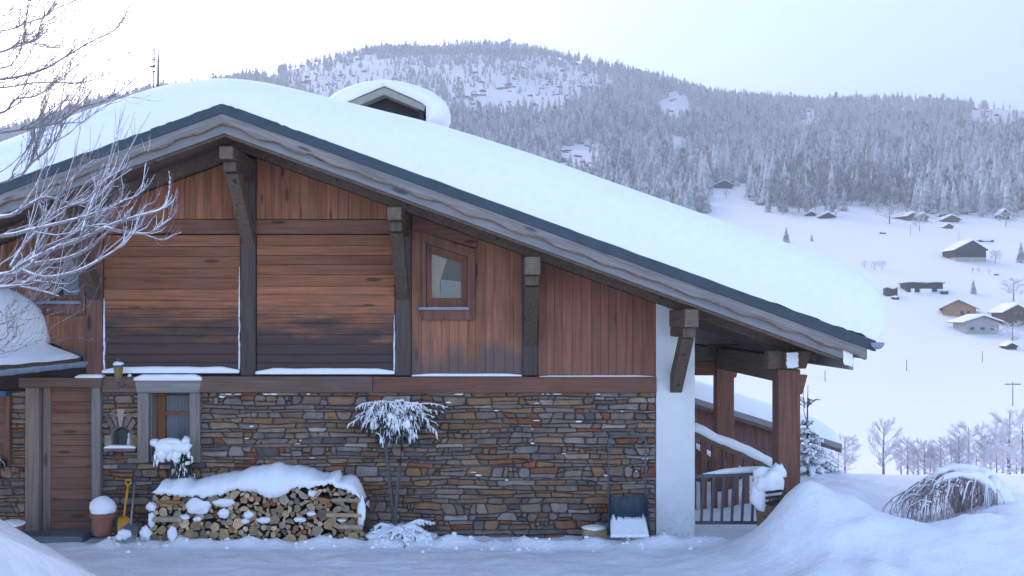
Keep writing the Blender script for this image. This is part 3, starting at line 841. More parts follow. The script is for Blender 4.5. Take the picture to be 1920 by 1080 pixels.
# chimney house on the roof
CY_ = 16.0
def cp(px, py): p = at(px, py, CY_); return (p.x, p.z)
q = MB(); x0, x1 = cp(646, 200)[0], cp(796, 200)[0]; ax, az = cp(721, 178)
q.prism([(x0, 4.2), (x1, 4.2), (x1, cp(0, 209)[1]), (ax, az), (x0, cp(0, 209)[1])], CY_+.25, CY_+1.3); chim = q.build('chimney', M['darkwood'], ch)
q = MB(); q.prism([(x0+.02, 4.2), (x0+.12, 4.2), (x0+.12, cp(0, 203)[1]), (x0+.02, cp(0, 209)[1])], CY_+.06, CY_+.249); q.prism([(x1-.10, 4.2), (x1+.06, 4.2), (x1-.02, cp(0, 209)[1]), (x1-.10, cp(0, 203)[1])], CY_+.06, CY_+.249); q.build('side_panel', M['darkwood'], chim)
q = MB(); L_, Rr = cp(640, 197), cp(798, 198); A_ = cp(721, 163); B_ = cp(720, 177)
q.prism([L_, cp(650, 207), B_, A_], CY_, CY_+1.4); q.prism([A_, B_, cp(795, 208), Rr], CY_, CY_+1.4); q.build('chimney_roof', M['beige'], chim)
q = MB(); q.lathe([(.16, 0), (.16, 1.72), (.19, 1.73), (.19, 1.80), (.13, 1.86)], (cp(742, 0)[0], CY_+.16, 4.3), 14); q.build('flue', M['steel'], chim)

# wing roof over the entrance, running towards the viewer
GX, GZ = fx(160), 2.40
wing = MB(); wing.prism([(GX-.03, GZ+.02), (GX-.03, GZ+.09), (GX-3.6, GZ+.09+3.57*.385), (GX-3.6, GZ+.02+3.57*.385)][::-1], 7.2, FW-.08)
wr = wing.build('wing_roof', M['soffit'], ch)
q = MB(); q.prism([(GX-.02, GZ+.01), (GX-.02, GZ+.10), (GX-2.5, GZ+.10+2.48*.385), (GX-2.5, GZ+.01+2.48*.385)][::-1], FW-.079, FW-.03); q.build('wall_flashing', M['metal'], wr)
q = MB(); half_gutter(q, GX+.03, GZ+.03, .075, 7.2, FW-.15); q.build('gutter', M['gutter'], wr, smooth=True)
for i in range(5):
    q = MB(); half_gutter(q, GX+.03, GZ+.033, .083, FW-.24-i*.62, FW-.19-i*.62); q.build('gutter_bracket', M['gutter'], wr, smooth=True)
q = MB(); q.box(GX-3.2, GX-2.9, 7.3, 7.6, -.3, 3.0); q.build('wing_post', M['post_r'], wr)

# ------------------------------------------------------------------ snow on the buildings
def roof_snow():
    ST = [((-330, 465), (-330, 380)), ((-150, 400), (-150, 315)), ((0, 345), (0, 260)), ((100, 308), (100, 222)), ((200, 272), (198, 188)), ((300, 236), (290, 158)), ((370, 210), (355, 146)), ((418, 193), (405, 142)),
          ((455, 207), (450, 144)), ((500, 223), (500, 151)), ((560, 245), (560, 164)), ((640, 274), (640, 184)), ((720, 303), (722, 204)), ((820, 339), (824, 230)), ((1000, 404), (1006, 287)), ((1200, 477), (1206, 357)), ((1400, 549), (1408, 428)),
          ((1500, 585), (1512, 463)), ((1560, 607), (1580, 488)), ((1592, 618), (1618, 507)), ((1612, 625), (1643, 530)), ((1626, 630), (1659, 556)), ((1634, 633), (1665, 585)), ((1638, 635), (1662, 612)), ((1640, 636), (1650, 632))]
    r_ = .5; Bs = []; Ts = []
    for (b, t) in ST:
        Bs.append(at(b[0], b[1]-1, GE-.02)); Ts.append(at(t[0], t[1], GE+.55*r_))
    # resample along the roof
    tt = np.linspace(0, len(ST)-1, 150); B = []; T = []
    def cr(P, t):
        i = min(int(t), len(P)-2); f = t-i
        p0, p1, p2, p3 = P[max(i-1, 0)], P[i], P[i+1], P[min(i+2, len(P)-1)]
        return .5*((2*p1)+(p2-p0)*f+(2*p0-5*p1+4*p2-p3)*f*f+(3*p1-p0-3*p2+p3)*f**3)
    for t in tt:
        i = min(int(t), len(ST)-2); f = t-i
        B.append(Bs[i].lerp(Bs[i+1], f)); T.append(cr(Ts, t))
    na = 20; mb = MB(); vs = []; ex = [.6, 1.2, 2.5, 5, 8, YB-GE-.5]
    for b, t in zip(B, T):
        for k in range(na):
            a = PI/2*k/(na-1)
            x = b.x+(t.x-b.x)*math.sin(a); z = b.z+(t.z-b.z)*math.sin(a)
            y = GE-.03+r_*(1-math.cos(a))
            y += .03*nz(x*1.3, z*2.2)*math.sin(a*2)+(.012*nz(x*6, z*6)+.016*nz(x*.5, k*.75, 5.)+.010*nz(x*1.7, k*1.3, 8.))*math.sin(min(1, k/3.)*PI/2)*math.cos(a)
            if k == 0: z += .02*nz(x*5., 2.)+.014*nz(x*17., 5.)-.012
            vs.append((x, y, z))
        for e in ex: vs.append((t.x, GE-.03+r_+e, t.z+.03*nz(t.x*.7, e)))
    k = na+len(ex); fs = []
    for i in range(len(B)-1):
        for j in range(k-1): fs.append((i*k+j, (i+1)*k+j, (i+1)*k+j+1, i*k+j+1))
    mb.add(vs, fs)
    # underside of the cornice at the eave
    n = len(B)
    e = (n-1)*k
    o = mb.build('roof_snow', SNOW, smooth=True)
    tag(o, 'thick smooth slab of snow lying on the chalet roof', 'snow')
roof_snow()
def sweep_y(sec, y0, y1, name, label, ny=40, amp=.03):
    mb = MB(); vs = []; n = len(sec)
    for i in range(ny+1):
        y = y0+(y1-y0)*i/ny
        e = min(1, (1-i/ny)*ny/1.6); sh = math.sqrt(max(0, 1-(1-e)**2))
        for (x, z) in sec:
            zb_ = GZ+.085+(GX-x)*.385
            vs.append((x+amp*nz(y*1.2, z*2), y, zb_+(z-zb_)*(.25+.75*sh)+amp*nz(x*1.5, y*1.5, 3)))
    fs = [(i*n+j, i*n+j+1, (i+1)*n+j+1, (i+1)*n+j) for i in range(ny) for j in range(n-1)]
    fs.append(tuple(range(ny*n, ny*n+n)))
    mb.add(vs, fs)
    return tag(mb.build(name, SNOW, smooth=True), label, 'snow')
SEC = [(-5.83, 2.47), (-5.84, 2.51), (-5.92, 2.545), (-6.08, 2.60), (-6.2, 2.645), (-6.27, 2.68), (-6.265, 2.78), (-6.255, 2.92), (-6.27, 3.05), (-6.32, 3.17), (-6.41, 3.28), (-6.56, 3.38), (-6.75, 3.46), (-7.05, 3.56), (-7.6, 3.74), (-8.4, 4.0), (-9.3, 4.3)]
sweep_y(SEC, 7.2, FW-.10, 'wing_roof_snow', 'rounded snow drift on the low wing roof above the door')
def chimney_snow():
    OUT = [(800, 229), (832, 222), (839, 207), (839, 193), (828, 179), (808, 166), (782, 155), (750, 147), (715, 144), (680, 148), (648, 157), (622, 169), (607, 182), (606, 196), (622, 204)]
    INN = [(799, 226), (799, 214), (799, 200), (792, 194), (780, 188), (765, 181), (750, 175), (735, 168), (721, 162), (706, 168), (692, 174), (677, 180), (663, 187), (650, 192), (643, 200)]
    mb = MB(); vs = []; n = len(OUT); K = 7; ys = [(CY_+.02-.10*math.sin(PI*k/(K-1))) for k in range(K)]
    for (o_, i_) in zip(OUT, INN):
        O = at(o_[0], o_[1], CY_); I = at(i_[0], i_[1], CY_)
        for k in range(K):
            f = k/(K-1); p = I.lerp(O, math.sin(f*PI/2))
            vs.append((p.x, CY_-.02-.10*math.cos(f*PI/2)*math.sin(min(1, f*4)*PI/2)+.30*(1-math.cos(f*PI/2)), p.z))
        O2 = O; 
        vs.append((O2.x, CY_+1.0, O2.z)); vs.append((I.x+(O.x-I.x)*.5, CY_+1.5, I.z+(O.z-I.z)*.5)); vs.append((I.x, CY_+1.55, I.z))
    k = K+3
    fs = [(i*k+j, i*k+j+1, (i+1)*k+j+1, (i+1)*k+j) for i in range(n-1) for j in range(k-1)]
    fs += [tuple(range(k)), tuple((n-1)*k+j for j in range(k-1, -1, -1))]
    mb.add(vs, fs)
    tag(mb.build('chimney_snow', SNOW, smooth=True), 'domed snow cap overhanging the small gabled chimney roof', 'snow')
chimney_snow()
def ledge(px0, px1, py0, py1, dep, label, bump=.01, y=None):
    mb = MB(); n = max(8, int((px1-px0)/4)); vs = []; Yf = (FW-.024 if y is None else y)
    prof = [(0, 0), (-.15, .35), (-.1, .8), (.25, 1.), (1., .96)]
    z0, z1 = fz(py1), fz(py0)
    for i in range(n+1):
        x = fx(px0)+(fx(px1)-fx(px0))*i/n
        e = min(1, 4*min(i, n-i)/n+.5); hh = (z1-z0)*(e)*(1+bump*12*nz(x*3, py0))
        for (dy, dz) in prof: vs.append((x, Yf-dep*(1-dy), z0+hh*dz))
    k = len(prof)
    fs = [(i*k+j, (i+1)*k+j, (i+1)*k+j+1, i*k+j+1) for i in range(n) for j in range(k-1)]+[tuple(range(k)), tuple(n*k+j for j in range(k-1, -1, -1))]
    mb.add(vs, fs)
    return tag(mb.build('snow_ledge', SNOW, smooth=True), label, 'snow')
ledge(196, 451, 687, 699, .06, 'line of snow along the foot of the left horizontal plank panel')
ledge(482, 741, 690, 701, .06, 'line of snow along the foot of the middle horizontal plank panel')
ledge(773, 978, 700, 705, .05, 'thin line of snow below the planks under the slanted window')
ledge(1011, 1226, 703.5, 706, .04, 'faint thin line of snow under the rightmost plank panel')
ledge(257, 383, 701, 712.5, .10, 'snow strip on the lintel of the ground floor window', y=FW-.02)
ledge(150, 200, 701, 707.5, .13, 'small snow strip on the lintel above the door', y=FW-.02)
ledge(200, 258, 834, 839.5, .10, 'snow on the ledge of the wall niche', .03, y=FW+.01)
def edge_snow(px, py0, py1, wpx, label):
    mb = MB(); pts = []; rad = []
    for i in range(26):
        f = i/25; py = py0+(py1-py0)*f
        pts.append((fx(px+1.2*nz(py*.05, px)), FW-.032, fz(py))); rad.append(wpx/135/2*(.3+.7*min(1, f*2))*(1+.5*nz(py*.12, 4.)))
    mb.tube(pts, rad, 6)
    tag(mb.build('snow_streak', SNOW, smooth=True), label, 'snow')
edge_snow(197, 560, 692, 4, 'white snow streak down the left edge of the left plank panel')
edge_snow(450, 500, 692, 3.5, 'white snow streak down the right edge of the left plank panel')
edge_snow(740, 590, 694, 3.5, 'white snow streak down the right edge of the middle plank panel')

cl = MB(); rc = random.Random(9)
for i in range(130):
    if i < 260: x = rc.uniform(-5.3, 2.7); y = 12.72+rc.gauss(0, .14)
    else: x = rc.uniform(-5., 6.); y = rc.uniform(10.9, 12.5)
    z = float(near_h(x, y)); q_ = rc.uniform(.010, .032)*(1 if i < 260 else .7); cl.lump((x, y, z+q_*.2), (q_*1.2, q_, q_*.8), i, 7, .5, 2.)
tag(cl.build('snow_clods', SNOW, smooth=True), 'loose crumbs of snow scattered over the yard', kind='stuff')

# ------------------------------------------------------------------ things by the wall
# wall lantern
L0 = at(222, 700, 13.05)
e = thing('wall_lantern', 'old brass wall lantern with a dusting of snow above the niche', 'lantern', (L0.x, FW-.05, L0.z-.15))
def lp(dz): return (L0.x, L0.y, L0.z+dz)
q = MB(); q.lathe([(.035, -.10), (.055, -.02), (.066, .07), (.066, .085)], lp(0), 6); q.build('glass', M['brass'], e)
q = MB(); q.lathe([(.085, .086), (.08, .10), (.045, .14), (.02, .165), (.016, .18), (.022, .195), (.004, .215)], lp(0), 12); q.build('cap', M['iron'], e)
q = MB(); q.lathe([(.02, -.135), (.038, -.101), (.02, -.1005)], lp(0), 8); q.build('finial', M['iron'], e)
q = MB(); q.tube([lp(-.12), (L0.x+.01, L0.y+.05, L0.z-.2), (L0.x+.03, FW-.07, L0.z-.16)], .013, 6); q.box(L0.x-.01, L0.x+.10, FW-.07, FW-.03, L0.z-.24, L0.z-.07); q.build('bracket', M['iron'], e)
q = MB(); q.lump(lp(.125), (.07, .07, .04), 3, 12, .3); q.lump((L0.x+.07, FW-.07, L0.z-.05), (.03, .03, .035), 5, 8); q.build('snow_dusting', SNOW, e, smooth=True)

def fronds(dk, sn, base, n, L, rise, droop, spread=(0, 2*PI), thick=.016, yflat=.55, seed=1, hang=.07, snowf=.9, orig=.05):
    r = random.Random(seed)
    for i in range(n):
        a = spread[0]+(spread[1]-spread[0])*(i+r.random()*.8)/n
        l = L*r.uniform(.55, 1.1); ri = rise*r.uniform(.5, 1.2); dr = droop*r.uniform(.6, 1.25)
        d = Vector((math.cos(a), math.sin(a)*yflat, 0)); side = Vector((-d.y, d.x, 0))
        b = Vector(base)+Vector((r.uniform(-1, 1)*orig, r.uniform(-.03, .03), r.uniform(-1, .7)*orig*.7))
        wob = r.uniform(-.12, .12)
        K = 8; pts = []
        for k in range(K+1):
            t = k/K; pts.append(b+d*l*t+side*wob*t*t*l*2+Vector((0, 0, ri*math.sin(t*PI*.6)-dr*t*t)))
        dk.tube(pts, [.007*(1-.7*k/K) for k in range(K+1)], 4)
        if r.random() < snowf:
            sn.tube([p+Vector((0, 0, thick*.55)) for p in pts[1:]], [thick*r.uniform(.5, 1.35)*(1-.55*k/K) for k in range(K)], 6)
        for k in range(2, K+1):
            p = pts[k]
            for s_ in (-1, 1):
                if r.random() < .25: continue
                sd = (side*s_+d*.7).normalized()*r.uniform(.05, .13)*(1.1-.5*k/K)*L*2.2
                e2 = p+sd+Vector((0, 0, -hang*r.uniform(.3, 1.6)))
                mid = p.lerp(e2, .5)+Vector((0, 0, hang*.25))
                dk.tube([p, mid, e2], [.009, .008, .003], 3)
                for q_ in range(3):
                    f = r.random(); c = p.lerp(e2, f); dk.add([c+side*.008, c-side*.008, c+Vector((r.uniform(-.02, .02), r.uniform(-.02, .02), -hang*r.uniform(.4, 1.1)))], [(0, 1, 2)])
                if r.random() < snowf*.75: sn.tube([p+Vector((0, 0, .008)), mid+Vector((0, 0, .012)), p.lerp(e2, .92)+Vector((0, 0, .006))], [thick*.75, thick*r.uniform(.5, .95), thick*.25], 5)
# window plant
b = at(322, 838, 13.12)
e = thing('window_plant', 'evergreen plant bowed under snow below the ground floor window', 'plant', (b.x, FW-.1, b.z-.2))
dk, sn = MB(), MB(); fronds(dk, sn, (b.x, b.y, b.z+.02), 16, .26, .08, .22, (PI, 2*PI), .03, .6, 5); fronds(dk, sn, (b.x+.16, b.y, b.z-.10), 14, .14, .02, .32, (PI, 2*PI), .012, .6, 6, snowf=.3)
dk.build('foliage', M['needle'], e)
for i, (px, py, rx, rz) in enumerate([(310, 838, .13, .11), (338, 838, .14, .09), (303, 852, .08, .10), (330, 856, .055, .09), (349, 826, .05, .06), (290, 830, .06, .05), (320, 828, .15, .05), (352, 868, .03, .025)]):
    p = at(px, py, 13.02); sn.lump(p, (rx, .09, rz), i+2, 14, .4, 2.3)
sn.build('snow_load', SNOW, e, smooth=True)
q = MB(); q.box(b.x-.27, b.x+.2, FW-.24, FW-.1, b.z-.13, b.z-.02); q.build('planter_box', M['needle'], e, bevel=.01)
b = at(0, 860, 13.1); e = thing('window_plant', 'dark evergreen sprig at the left edge below the cut-off window', 'plant', (b.x, FW-.1, b.z-.1))
dk, sn = MB(), MB(); fronds(dk, sn, (b.x-.1, b.y, b.z), 12, .2, .03, .12, (PI, 2*PI), .009, .6, 8, snowf=.4); dk.build('foliage', M['needle'], e); sn.build('snow_load', SNOW, e, smooth=True)
q = MB(); q.box(b.x-.5, b.x+.02, FW-.22, FW-.075, b.z-.13, b.z-.02); q.build('planter_box', M['needle'], e, bevel=.01)

# flower pots
def pot(px, pyb, Y, r, h, label, dome):
    p = at(px, pyb, Y); e = thing('flower_pot', label, 'flower pot', p)
    q = MB(); q.lathe([(r*.68, 0), (r*.93, h*.78), (r*1.06, h*.79), (r*1.1, h), (r*.96, h), (r*.94, h*.93)], p, 24); q.build('pot', M['terra'], e, smooth=False, bevel=.004)
    if dome > .1:
        q = MB(); fr = MB(); fronds(q, fr, (p.x, p.y, p.z+h+.02), 14, r*.9, .05, .12, thick=.004, yflat=1, seed=3, hang=.03, snowf=0); q.build('plant', M['needle'], e)
    q = MB(); q.lump((p.x, p.y, p.z+h+dome*.25), (r*1.12, r*1.12, dome), 4+int(px), 18, .16, 1.4); q.build('snow_cap', SNOW, e, smooth=True)
pot(193, 1003, 12.95, .155, .31, 'terracotta pot heaped with a ball of snow right of the door', .17)
pot(21, 1012, 12.9, .16, .20, 'low terracotta pot with flat snow left of the door', .05)

# shovels
e = thing('snow_shovel', 'yellow plastic shovel with D handle leaning on the wall', 'shovel', at(228, 998, 12.95))
a, b = at(228, 995, 12.93), at(241, 902, 13.2)
q = MB(); q.tube([at(232, 970, 13.0), at(240, 912, 13.18)], .016, 8); q.build('shaft', M['yellow'], e, smooth=True)
q = MB(); q.tube([at(240, 912, 13.18), at(235.5, 905, 13.19), at(235.5, 900, 13.2), at(246, 900, 13.2), at(246, 905, 13.19), at(240, 912, 13.18)], .012, 6); q.build('grip', M['yellow'], e)
q = MB(); vs = []
for (px, py, Y) in [(221, 972, 12.98), (232, 966, 13.03), (243, 972, 12.98), (220, 985, 12.93), (231, 983, 12.98), (244, 985, 12.93), (221, 1000, 12.86), (231, 1001, 12.9), (242, 1000, 12.86)]: vs.append(at(px, py, Y))
q.add(vs, [(0, 3, 4, 1), (1, 4, 5, 2), (3, 6, 7, 4), (4, 7, 8, 5)]); o = q.build('blade', M['yellow'], e, smooth=True); o.modifiers.new('t', 'SOLIDIFY').thickness = .008
e = thing('snow_shovel', 'grey metal shovel with a blue grip, blade full of snow', 'shovel', at(240, 1012, 12.7))
q = MB(); q.tube([at(245, 985, 12.72), at(252.5, 908, 13.2)], .014, 8); q.build('shaft', M['shaft'], e, smooth=True)
q = MB(); q.tube([at(252, 912, 13.19), at(253, 898, 13.25)], .019, 8); q.build('grip', M['bluep'], e, smooth=True)
vs = [at(*p) for p in [(227, 990, 12.72), (244, 978, 12.78), (258, 988, 12.72), (221, 1003, 12.62), (238, 1003, 12.68), (257, 1003, 12.62), (216, 1016, 12.48), (236, 1019, 12.5), (254, 1016, 12.48)]]
q = MB(); q.add(vs, [(0, 3, 4, 1), (1, 4, 5, 2), (3, 6, 7, 4), (4, 7, 8, 5)]); o = q.build('blade', M['steel'], e, smooth=True); o.modifiers.new('t', 'SOLIDIFY').thickness = .006
q = MB(); q.lump(at(233, 1002, 12.6), (.10, .06, .07), 8, 14, .5, 2); q.lump(at(224, 1008, 12.55), (.05, .05, .04), 9, 10, .4); q.build('snow', SNOW, e, smooth=True)

# firewood -----------------------------------------------------------
def woodmat(name, c):
    t = NT(name); g = t.n('ShaderNodeNewGeometry')
    p = t.pos((14, 14, 14), 1); f = t.noise(p, 1.5, 5, .7)
    r = t.n('ShaderNodeObjectInfo').outputs['Random']
    tn = t.mapr(r, 0, 1, .55, 1.2)
    cc = t.mix(t.mapr(f, .3, .7), tuple(x*.7 for x in c), tuple(x*1.2 for x in c))
    cc = t.mix(1., cc, t.n('ShaderNodeCombineXYZ', {0: tn, 1: tn, 2: tn}).outputs[0], 'MULTIPLY')
    t.col(cc); t.rough(.85).spec(.2); t.bump(f, .4, .006); return t.m
CUT = [woodmat('cut_wood', (.54, .36, .205)), woodmat('cut_wood_grey', (.38, .285, .21)), woodmat('cut_wood_red', (.44, .19, .08)), woodmat('cut_wood_pale', (.64, .46, .28))]
LBARK = plain('log_bark', (.085, .06, .05), .5, 14, .9, .5)
PXL, PXR = 284, 682
def topz(px): return float(np.interp(px, [280, 300, 420, 520, 640, 665, 684], [.60, .70, .72, .74, .74, .66, .5]))
YF = 12.86
circ = []
r_ = random.Random(21)
x0, x1 = at(PXL, 0, YF).x, at(PXR, 0, YF).x
tries = 0
while tries < 26000 and len(circ) < 290:
    tries += 1
    x = r_.uniform(x0, x1); px = VX+x*FPX/YF; z = r_.uniform(.02, topz(px))
    rm = r_.choice([.035, .045, .055, .065, .075]) if tries < 9000 else .04
    m = min([math.hypot(x-c[0], z-c[1])-c[2] for c in circ], default=1)
    m = min(m, z+.02, topz(px)+.02-z, x-x0+.01, x1-x+.01)
    if m > .021:
        rr = min(m, rm)
        if rr >= (.03 if tries < 16000 else .021): circ.append((x, z, rr))
for i, (x, z, rr) in enumerate(circ):
    kind = r_.choices(['round', 'split', 'half'], [2, 6, 4])[0]; s = 1.13
    if rr < .026: kind = 'round'
    a0 = r_.uniform(0, 6.28)
    if kind == 'round': P = [(rr*s*r_.uniform(.92, 1.05)*math.cos(a0+2*PI*j/9), rr*s*r_.uniform(.9, 1.03)*math.sin(a0+2*PI*j/9)) for j in range(9)]
    elif kind == 'half': P = [(rr*1.25*math.cos(a0+PI*j/6), rr*1.25*math.sin(a0+PI*j/6)) for j in range(7)]; P = [(p[0]-.3*rr*math.cos(a0+PI/2), p[1]-.3*rr*math.sin(a0+PI/2)) for p in P]
    else: P = [(rr*r_.uniform(1.05, 1.45)*math.cos(a0+t), rr*r_.uniform(1.05, 1.4)*math.sin(a0+t)) for t in (0, 1.0, 2.2, 3.5, 4.6)]
    q = MB(); y = YF+r_.uniform(-.05, .04); n = len(P); tl = r_.uniform(-.02, .02)
    vs = [(x+p[0], y+p[0]*r_.uniform(-.1, .1), z+p[1]) for p in P]+[(x+p[0]+tl, y+.36, z+p[1]) for p in P]
    q.add(vs, [tuple(range(n))], 0); q.add(vs, [tuple(range(2*n-1, n-1, -1))]+[(j, j+n, (j+1) % n+n, (j+1) % n) for j in range(n)], 1)
    lab = {'round': 'round firewood log showing its cut end in the snowy wood stack', 'half': 'half-round split log in the snowy firewood stack by the wall', 'split': 'angular split log in the snowy firewood stack by the wall'}[kind]
    tag(q.build('firewood_log', [CUT[r_.choices(range(4), [5, 4, 1, 4])[0]], LBARK]), lab, 'log', 'logs in the firewood stack')
for (pa, pb, py, h, lab) in [(293, 340, 942, .05, 'reddish log laid crosswise near the top left of the wood stack'), (288, 342, 974, .07, 'dark log laid crosswise at the left end of the wood stack'), (612, 678, 966, .055, 'pale straight log laid crosswise at the right end of the wood stack'), (622, 676, 938, .05, 'grey log laid crosswise high at the right end of the stack'), (632, 680, 988, .06, 'snow-dusted grey log crosswise low at the right end of stack')]:
    a = at(pa, py, 12.74); b_ = at(pb, py+1, 12.74); q = MB()
    q.tube([a, a.lerp(b_, .5)+Vector((0, .0, .004)), b_], [h*.5, h*.54, h*.5], 7); tag(q.build('firewood_log', CUT[2 if pa == 293 else (0 if pa == 612 else 1)]), lab, 'log', 'logs in the firewood stack')
def pile_snow():
    TOP = [(288, 905), (296, 897), (330, 893), (352, 899), (380, 892), (420, 885), (470, 874), (500, 868), (540, 873), (560, 872), (590, 884), (610, 888), (628, 880), (634, 892), (645, 889), (660, 893), (672, 912), (680, 935)]
    BOT = [(288, 925), (300, 927), (345, 930), (380, 932), (420, 926), (440, 918), (480, 922), (497, 931), (510, 933), (530, 928), (550, 916), (575, 913), (595, 912), (612, 908), (630, 912), (645, 918), (660, 924), (672, 932), (682, 950)]
    mb = MB(); vs = []; n = 130; K = 9
    for i in range(n+1):
        px = 287+(683-287)*i/n
        tp = np.interp(px, [p[0] for p in TOP], [p[1] for p in TOP])+4*nz(px*.04, 2.)+1.5*nz(px*.13, 6.)
        bt = np.interp(px, [p[0] for p in BOT], [p[1] for p in BOT])+6*nz(px*.08, 8.)+7*max(0, nz(px*.22, 1.))+4*nz(px*.45, 3.)
        ed = min(1, min(i, n-i)/3.)
        B = at(px, bt, YF-.07); T = at(px, tp, YF+.30); x = B.x
        T.z = B.z+(T.z-B.z)*(.3+.7*math.sqrt(ed)); 
        vs.append((x, YF+.10, B.z+.03))
        for k in range(K):
            a = PI*.55*k/(K-1); u = math.sin(min(a, PI/2))
            y = YF-.07-.05*math.sin(PI*k/(K-1))+.37*(1-math.cos(a)) ; z = B.z+(T.z-B.z)*u
            vs.append((x+.02*nz(px*.1, k*.4), y+.025*nz(px*.05, k*.6, 4.), z+.012*nz(px*.11, k*.5, 9.)))
        vs.append((x, YF+.42, T.z-.12))
    k = K+2
    fs = [(i*k+j, (i+1)*k+j, (i+1)*k+j+1, i*k+j+1) for i in range(n) for j in range(k-1)]+[tuple(range(k)), tuple(n*k+j for j in range(k-1, -1, -1))]
    mb.add(vs, fs); tag(mb.build('firewood_snow', SNOW, smooth=True), 'rounded blanket of snow along the top of the firewood stack', 'snow')
pile_snow()
for i, (px, py, rx, rz, lab) in enumerate([(372, 950, .16, .10, 'large snow lump resting on the logs at left of the stack'), (420, 942, .14, .05, 'flat snow lump on the logs under the stack top'), (284, 950, .06, .06, 'snow clinging to the upper left end of the stack'), (285, 975, .045, .10, 'snow clinging to the lower left end of the stack'),
      (420, 963, .08, .06, 'snow lump in the middle left of the log ends'), (466, 965, .06, .05, 'snow lump on the log ends left of the middle'), (495, 975, .09, .04, 'snow strip on the log ends below the middle'), (460, 977, .05, .035, 'small snow patch low in the left half of the stack'), (562, 974, .08, .03, 'thin snow lying on a split log at right'), (345, 970, .07, .035, 'snow wedge between logs at the lower left'),
      (678, 960, .05, .20, 'tall band of snow clinging to the right end of the stack'), (583, 963, .06, .03, 'snow on a log right of the middle of the stack'), (370, 973, .05, .03, 'small snow lump under the large one in the stack'), (641, 975, .06, .025, 'snow on the lower right logs of the stack'), (323, 1001, .06, .09, 'snow clod standing before the left foot of the stack'), (585, 925, .05, .04, 'snow on the upper right logs of the stack'), (273, 1000, .07, .09, 'snow clod between the shovel and the wood stack')]):
    q = MB(); q.lump(at(px, py, 12.80 if py < 990 else 12.7), (rx, .07, rz), i+30, 22, .42, 2.0); tag(q.build('snow_lump', SNOW, smooth=True), lab, 'snow')

# clipped tree on two stems, with its low neighbour
b = at(738, 985, 13.05); c = at(738, 775, 13.02)
e = thing('weeping_shrub', 'snow-laden weeping conifer on two bare stems against the stone wall', 'shrub', (b.x, b.y, 0))
q = MB(); q.tube([(b.x, b.y, -.1), at(737, 958, 13.03), at(728, 880, 13.0), at(722, 830, 13.0), at(730, 785, 13.)], [.03, .028, .025, .022, .015], 7); q.build('stem', M['stem'], e, smooth=True)
q = MB(); q.tube([(b.x+.02, b.y-.01, -.1), at(741, 958, 13.0), at(749, 880, 12.98), at(754, 830, 12.98), at(742, 785, 13.)], [.03, .028, .025, .022, .015], 7); q.build('stem', M['stem'], e, smooth=True)
dk, sn = MB(), MB()
fronds(dk, sn, c+Vector((0, 0, .02)), 84, .36, .07, .15, thick=.016, yflat=.5, seed=4, hang=.09, orig=.24)
fronds(dk, sn, c+Vector((0, 0, .05)), 34, .22, .12, .20, thick=.02, yflat=.7, seed=14, hang=.08, orig=.16)
fronds(dk, sn, c+Vector((0, 0, -.10)), 36, .22, .02, .10, thick=.015, yflat=.6, seed=44, hang=.08, orig=.26)
fronds(dk, sn, c+Vector((.05, 0, 0)), 8, .62, .12, .10, (-.5, .35), .015, .5, 24, .05, orig=.12)
fronds(dk, sn, c, 6, .56, .12, .14, (PI-.4, PI+.5), .014, .5, 34, .08, orig=.12)
rr_ = random.Random(3)
for i in range(15):
    a_ = rr_.uniform(PI, 2*PI); q_ = rr_.uniform(.08, .34); sn.lump(c+Vector((math.cos(a_)*q_, math.sin(a_)*q_*.5, .12-.75*q_+rr_.uniform(-.05, .05))), (.05, .04, .07), i, 12, .5, 2.2)
for i in range(10):
    a_ = rr_.uniform(0, 2*PI); q_ = rr_.uniform(.02, .22); dk.lump(c+Vector((math.cos(a_)*q_, .03, -.03-.4*q_)), (.10, .06, .12), i, 8, .9, 3.)
dk.build('foliage', M['needle'], e); sn.build('snow_load', SNOW, e, smooth=True)
b = at(748, 1000, 12.95); e = thing('ground_juniper', 'low spreading evergreen flattened under snow at the foot of the wall', 'shrub', (b.x, b.y, 0))
dk, sn = MB(), MB(); fronds(dk, sn, (b.x, b.y, .10), 34, .50, .16, .16, thick=.034, yflat=.5, seed=9, hang=.03)
sn.lump((b.x-.05, b.y, .06), (.42, .2, .16), 3, 20, .5, 2.); sn.lump((b.x+.25, b.y, .05), (.28, .18, .10), 7, 16, .5, 2.)
dk.build('foliage', M['needle'], e); sn.build('snow_load', SNOW, e, smooth=True)

# snow scoop and wooden box
e = thing('snow_scoop', 'dark blue plastic snow scoop with hoop handle against the wall', 'snow scoop', at(1177, 1000, 12.9))
q = MB(); q.tube([at(1141, 935, 13.12), at(1140.5, 825, 13.25), at(1144, 819, 13.26), at(1206, 819, 13.26), at(1210.5, 825, 13.25), at(1211, 935, 13.12)], .013, 8); q.build('handle', M['iron'], e, smooth=True)
TL, TR, BL, BR = at(1141, 932, 13.1), at(1212, 932, 13.1), at(1140, 1003, 12.72), at(1219, 1003, 12.72)
q = MB(); vs = []; nr = 8; ncx = 24
for i in range(nr+1):
    f = i/nr; a, b_ = TL.lerp(BL, f), TR.lerp(BR, f)
    for j in range(ncx+1):
        g = j/ncx; p = a.lerp(b_, g); edge = max(0, abs(g-.5)*2-.88)/.12
        p.y += .10*math.sin(PI*f)*(1-edge)-.05*edge-(.009 if (j % 4 == 0) else 0); vs.append(p)
q.add(vs, [(i*(ncx+1)+j, (i+1)*(ncx+1)+j, (i+1)*(ncx+1)+j+1, i*(ncx+1)+j+1) for i in range(nr) for j in range(ncx)])
o = q.build('pan', M['scoop'], e); o.modifiers.new('t', 'SOLIDIFY').thickness = .008
q = MB(); vs = []
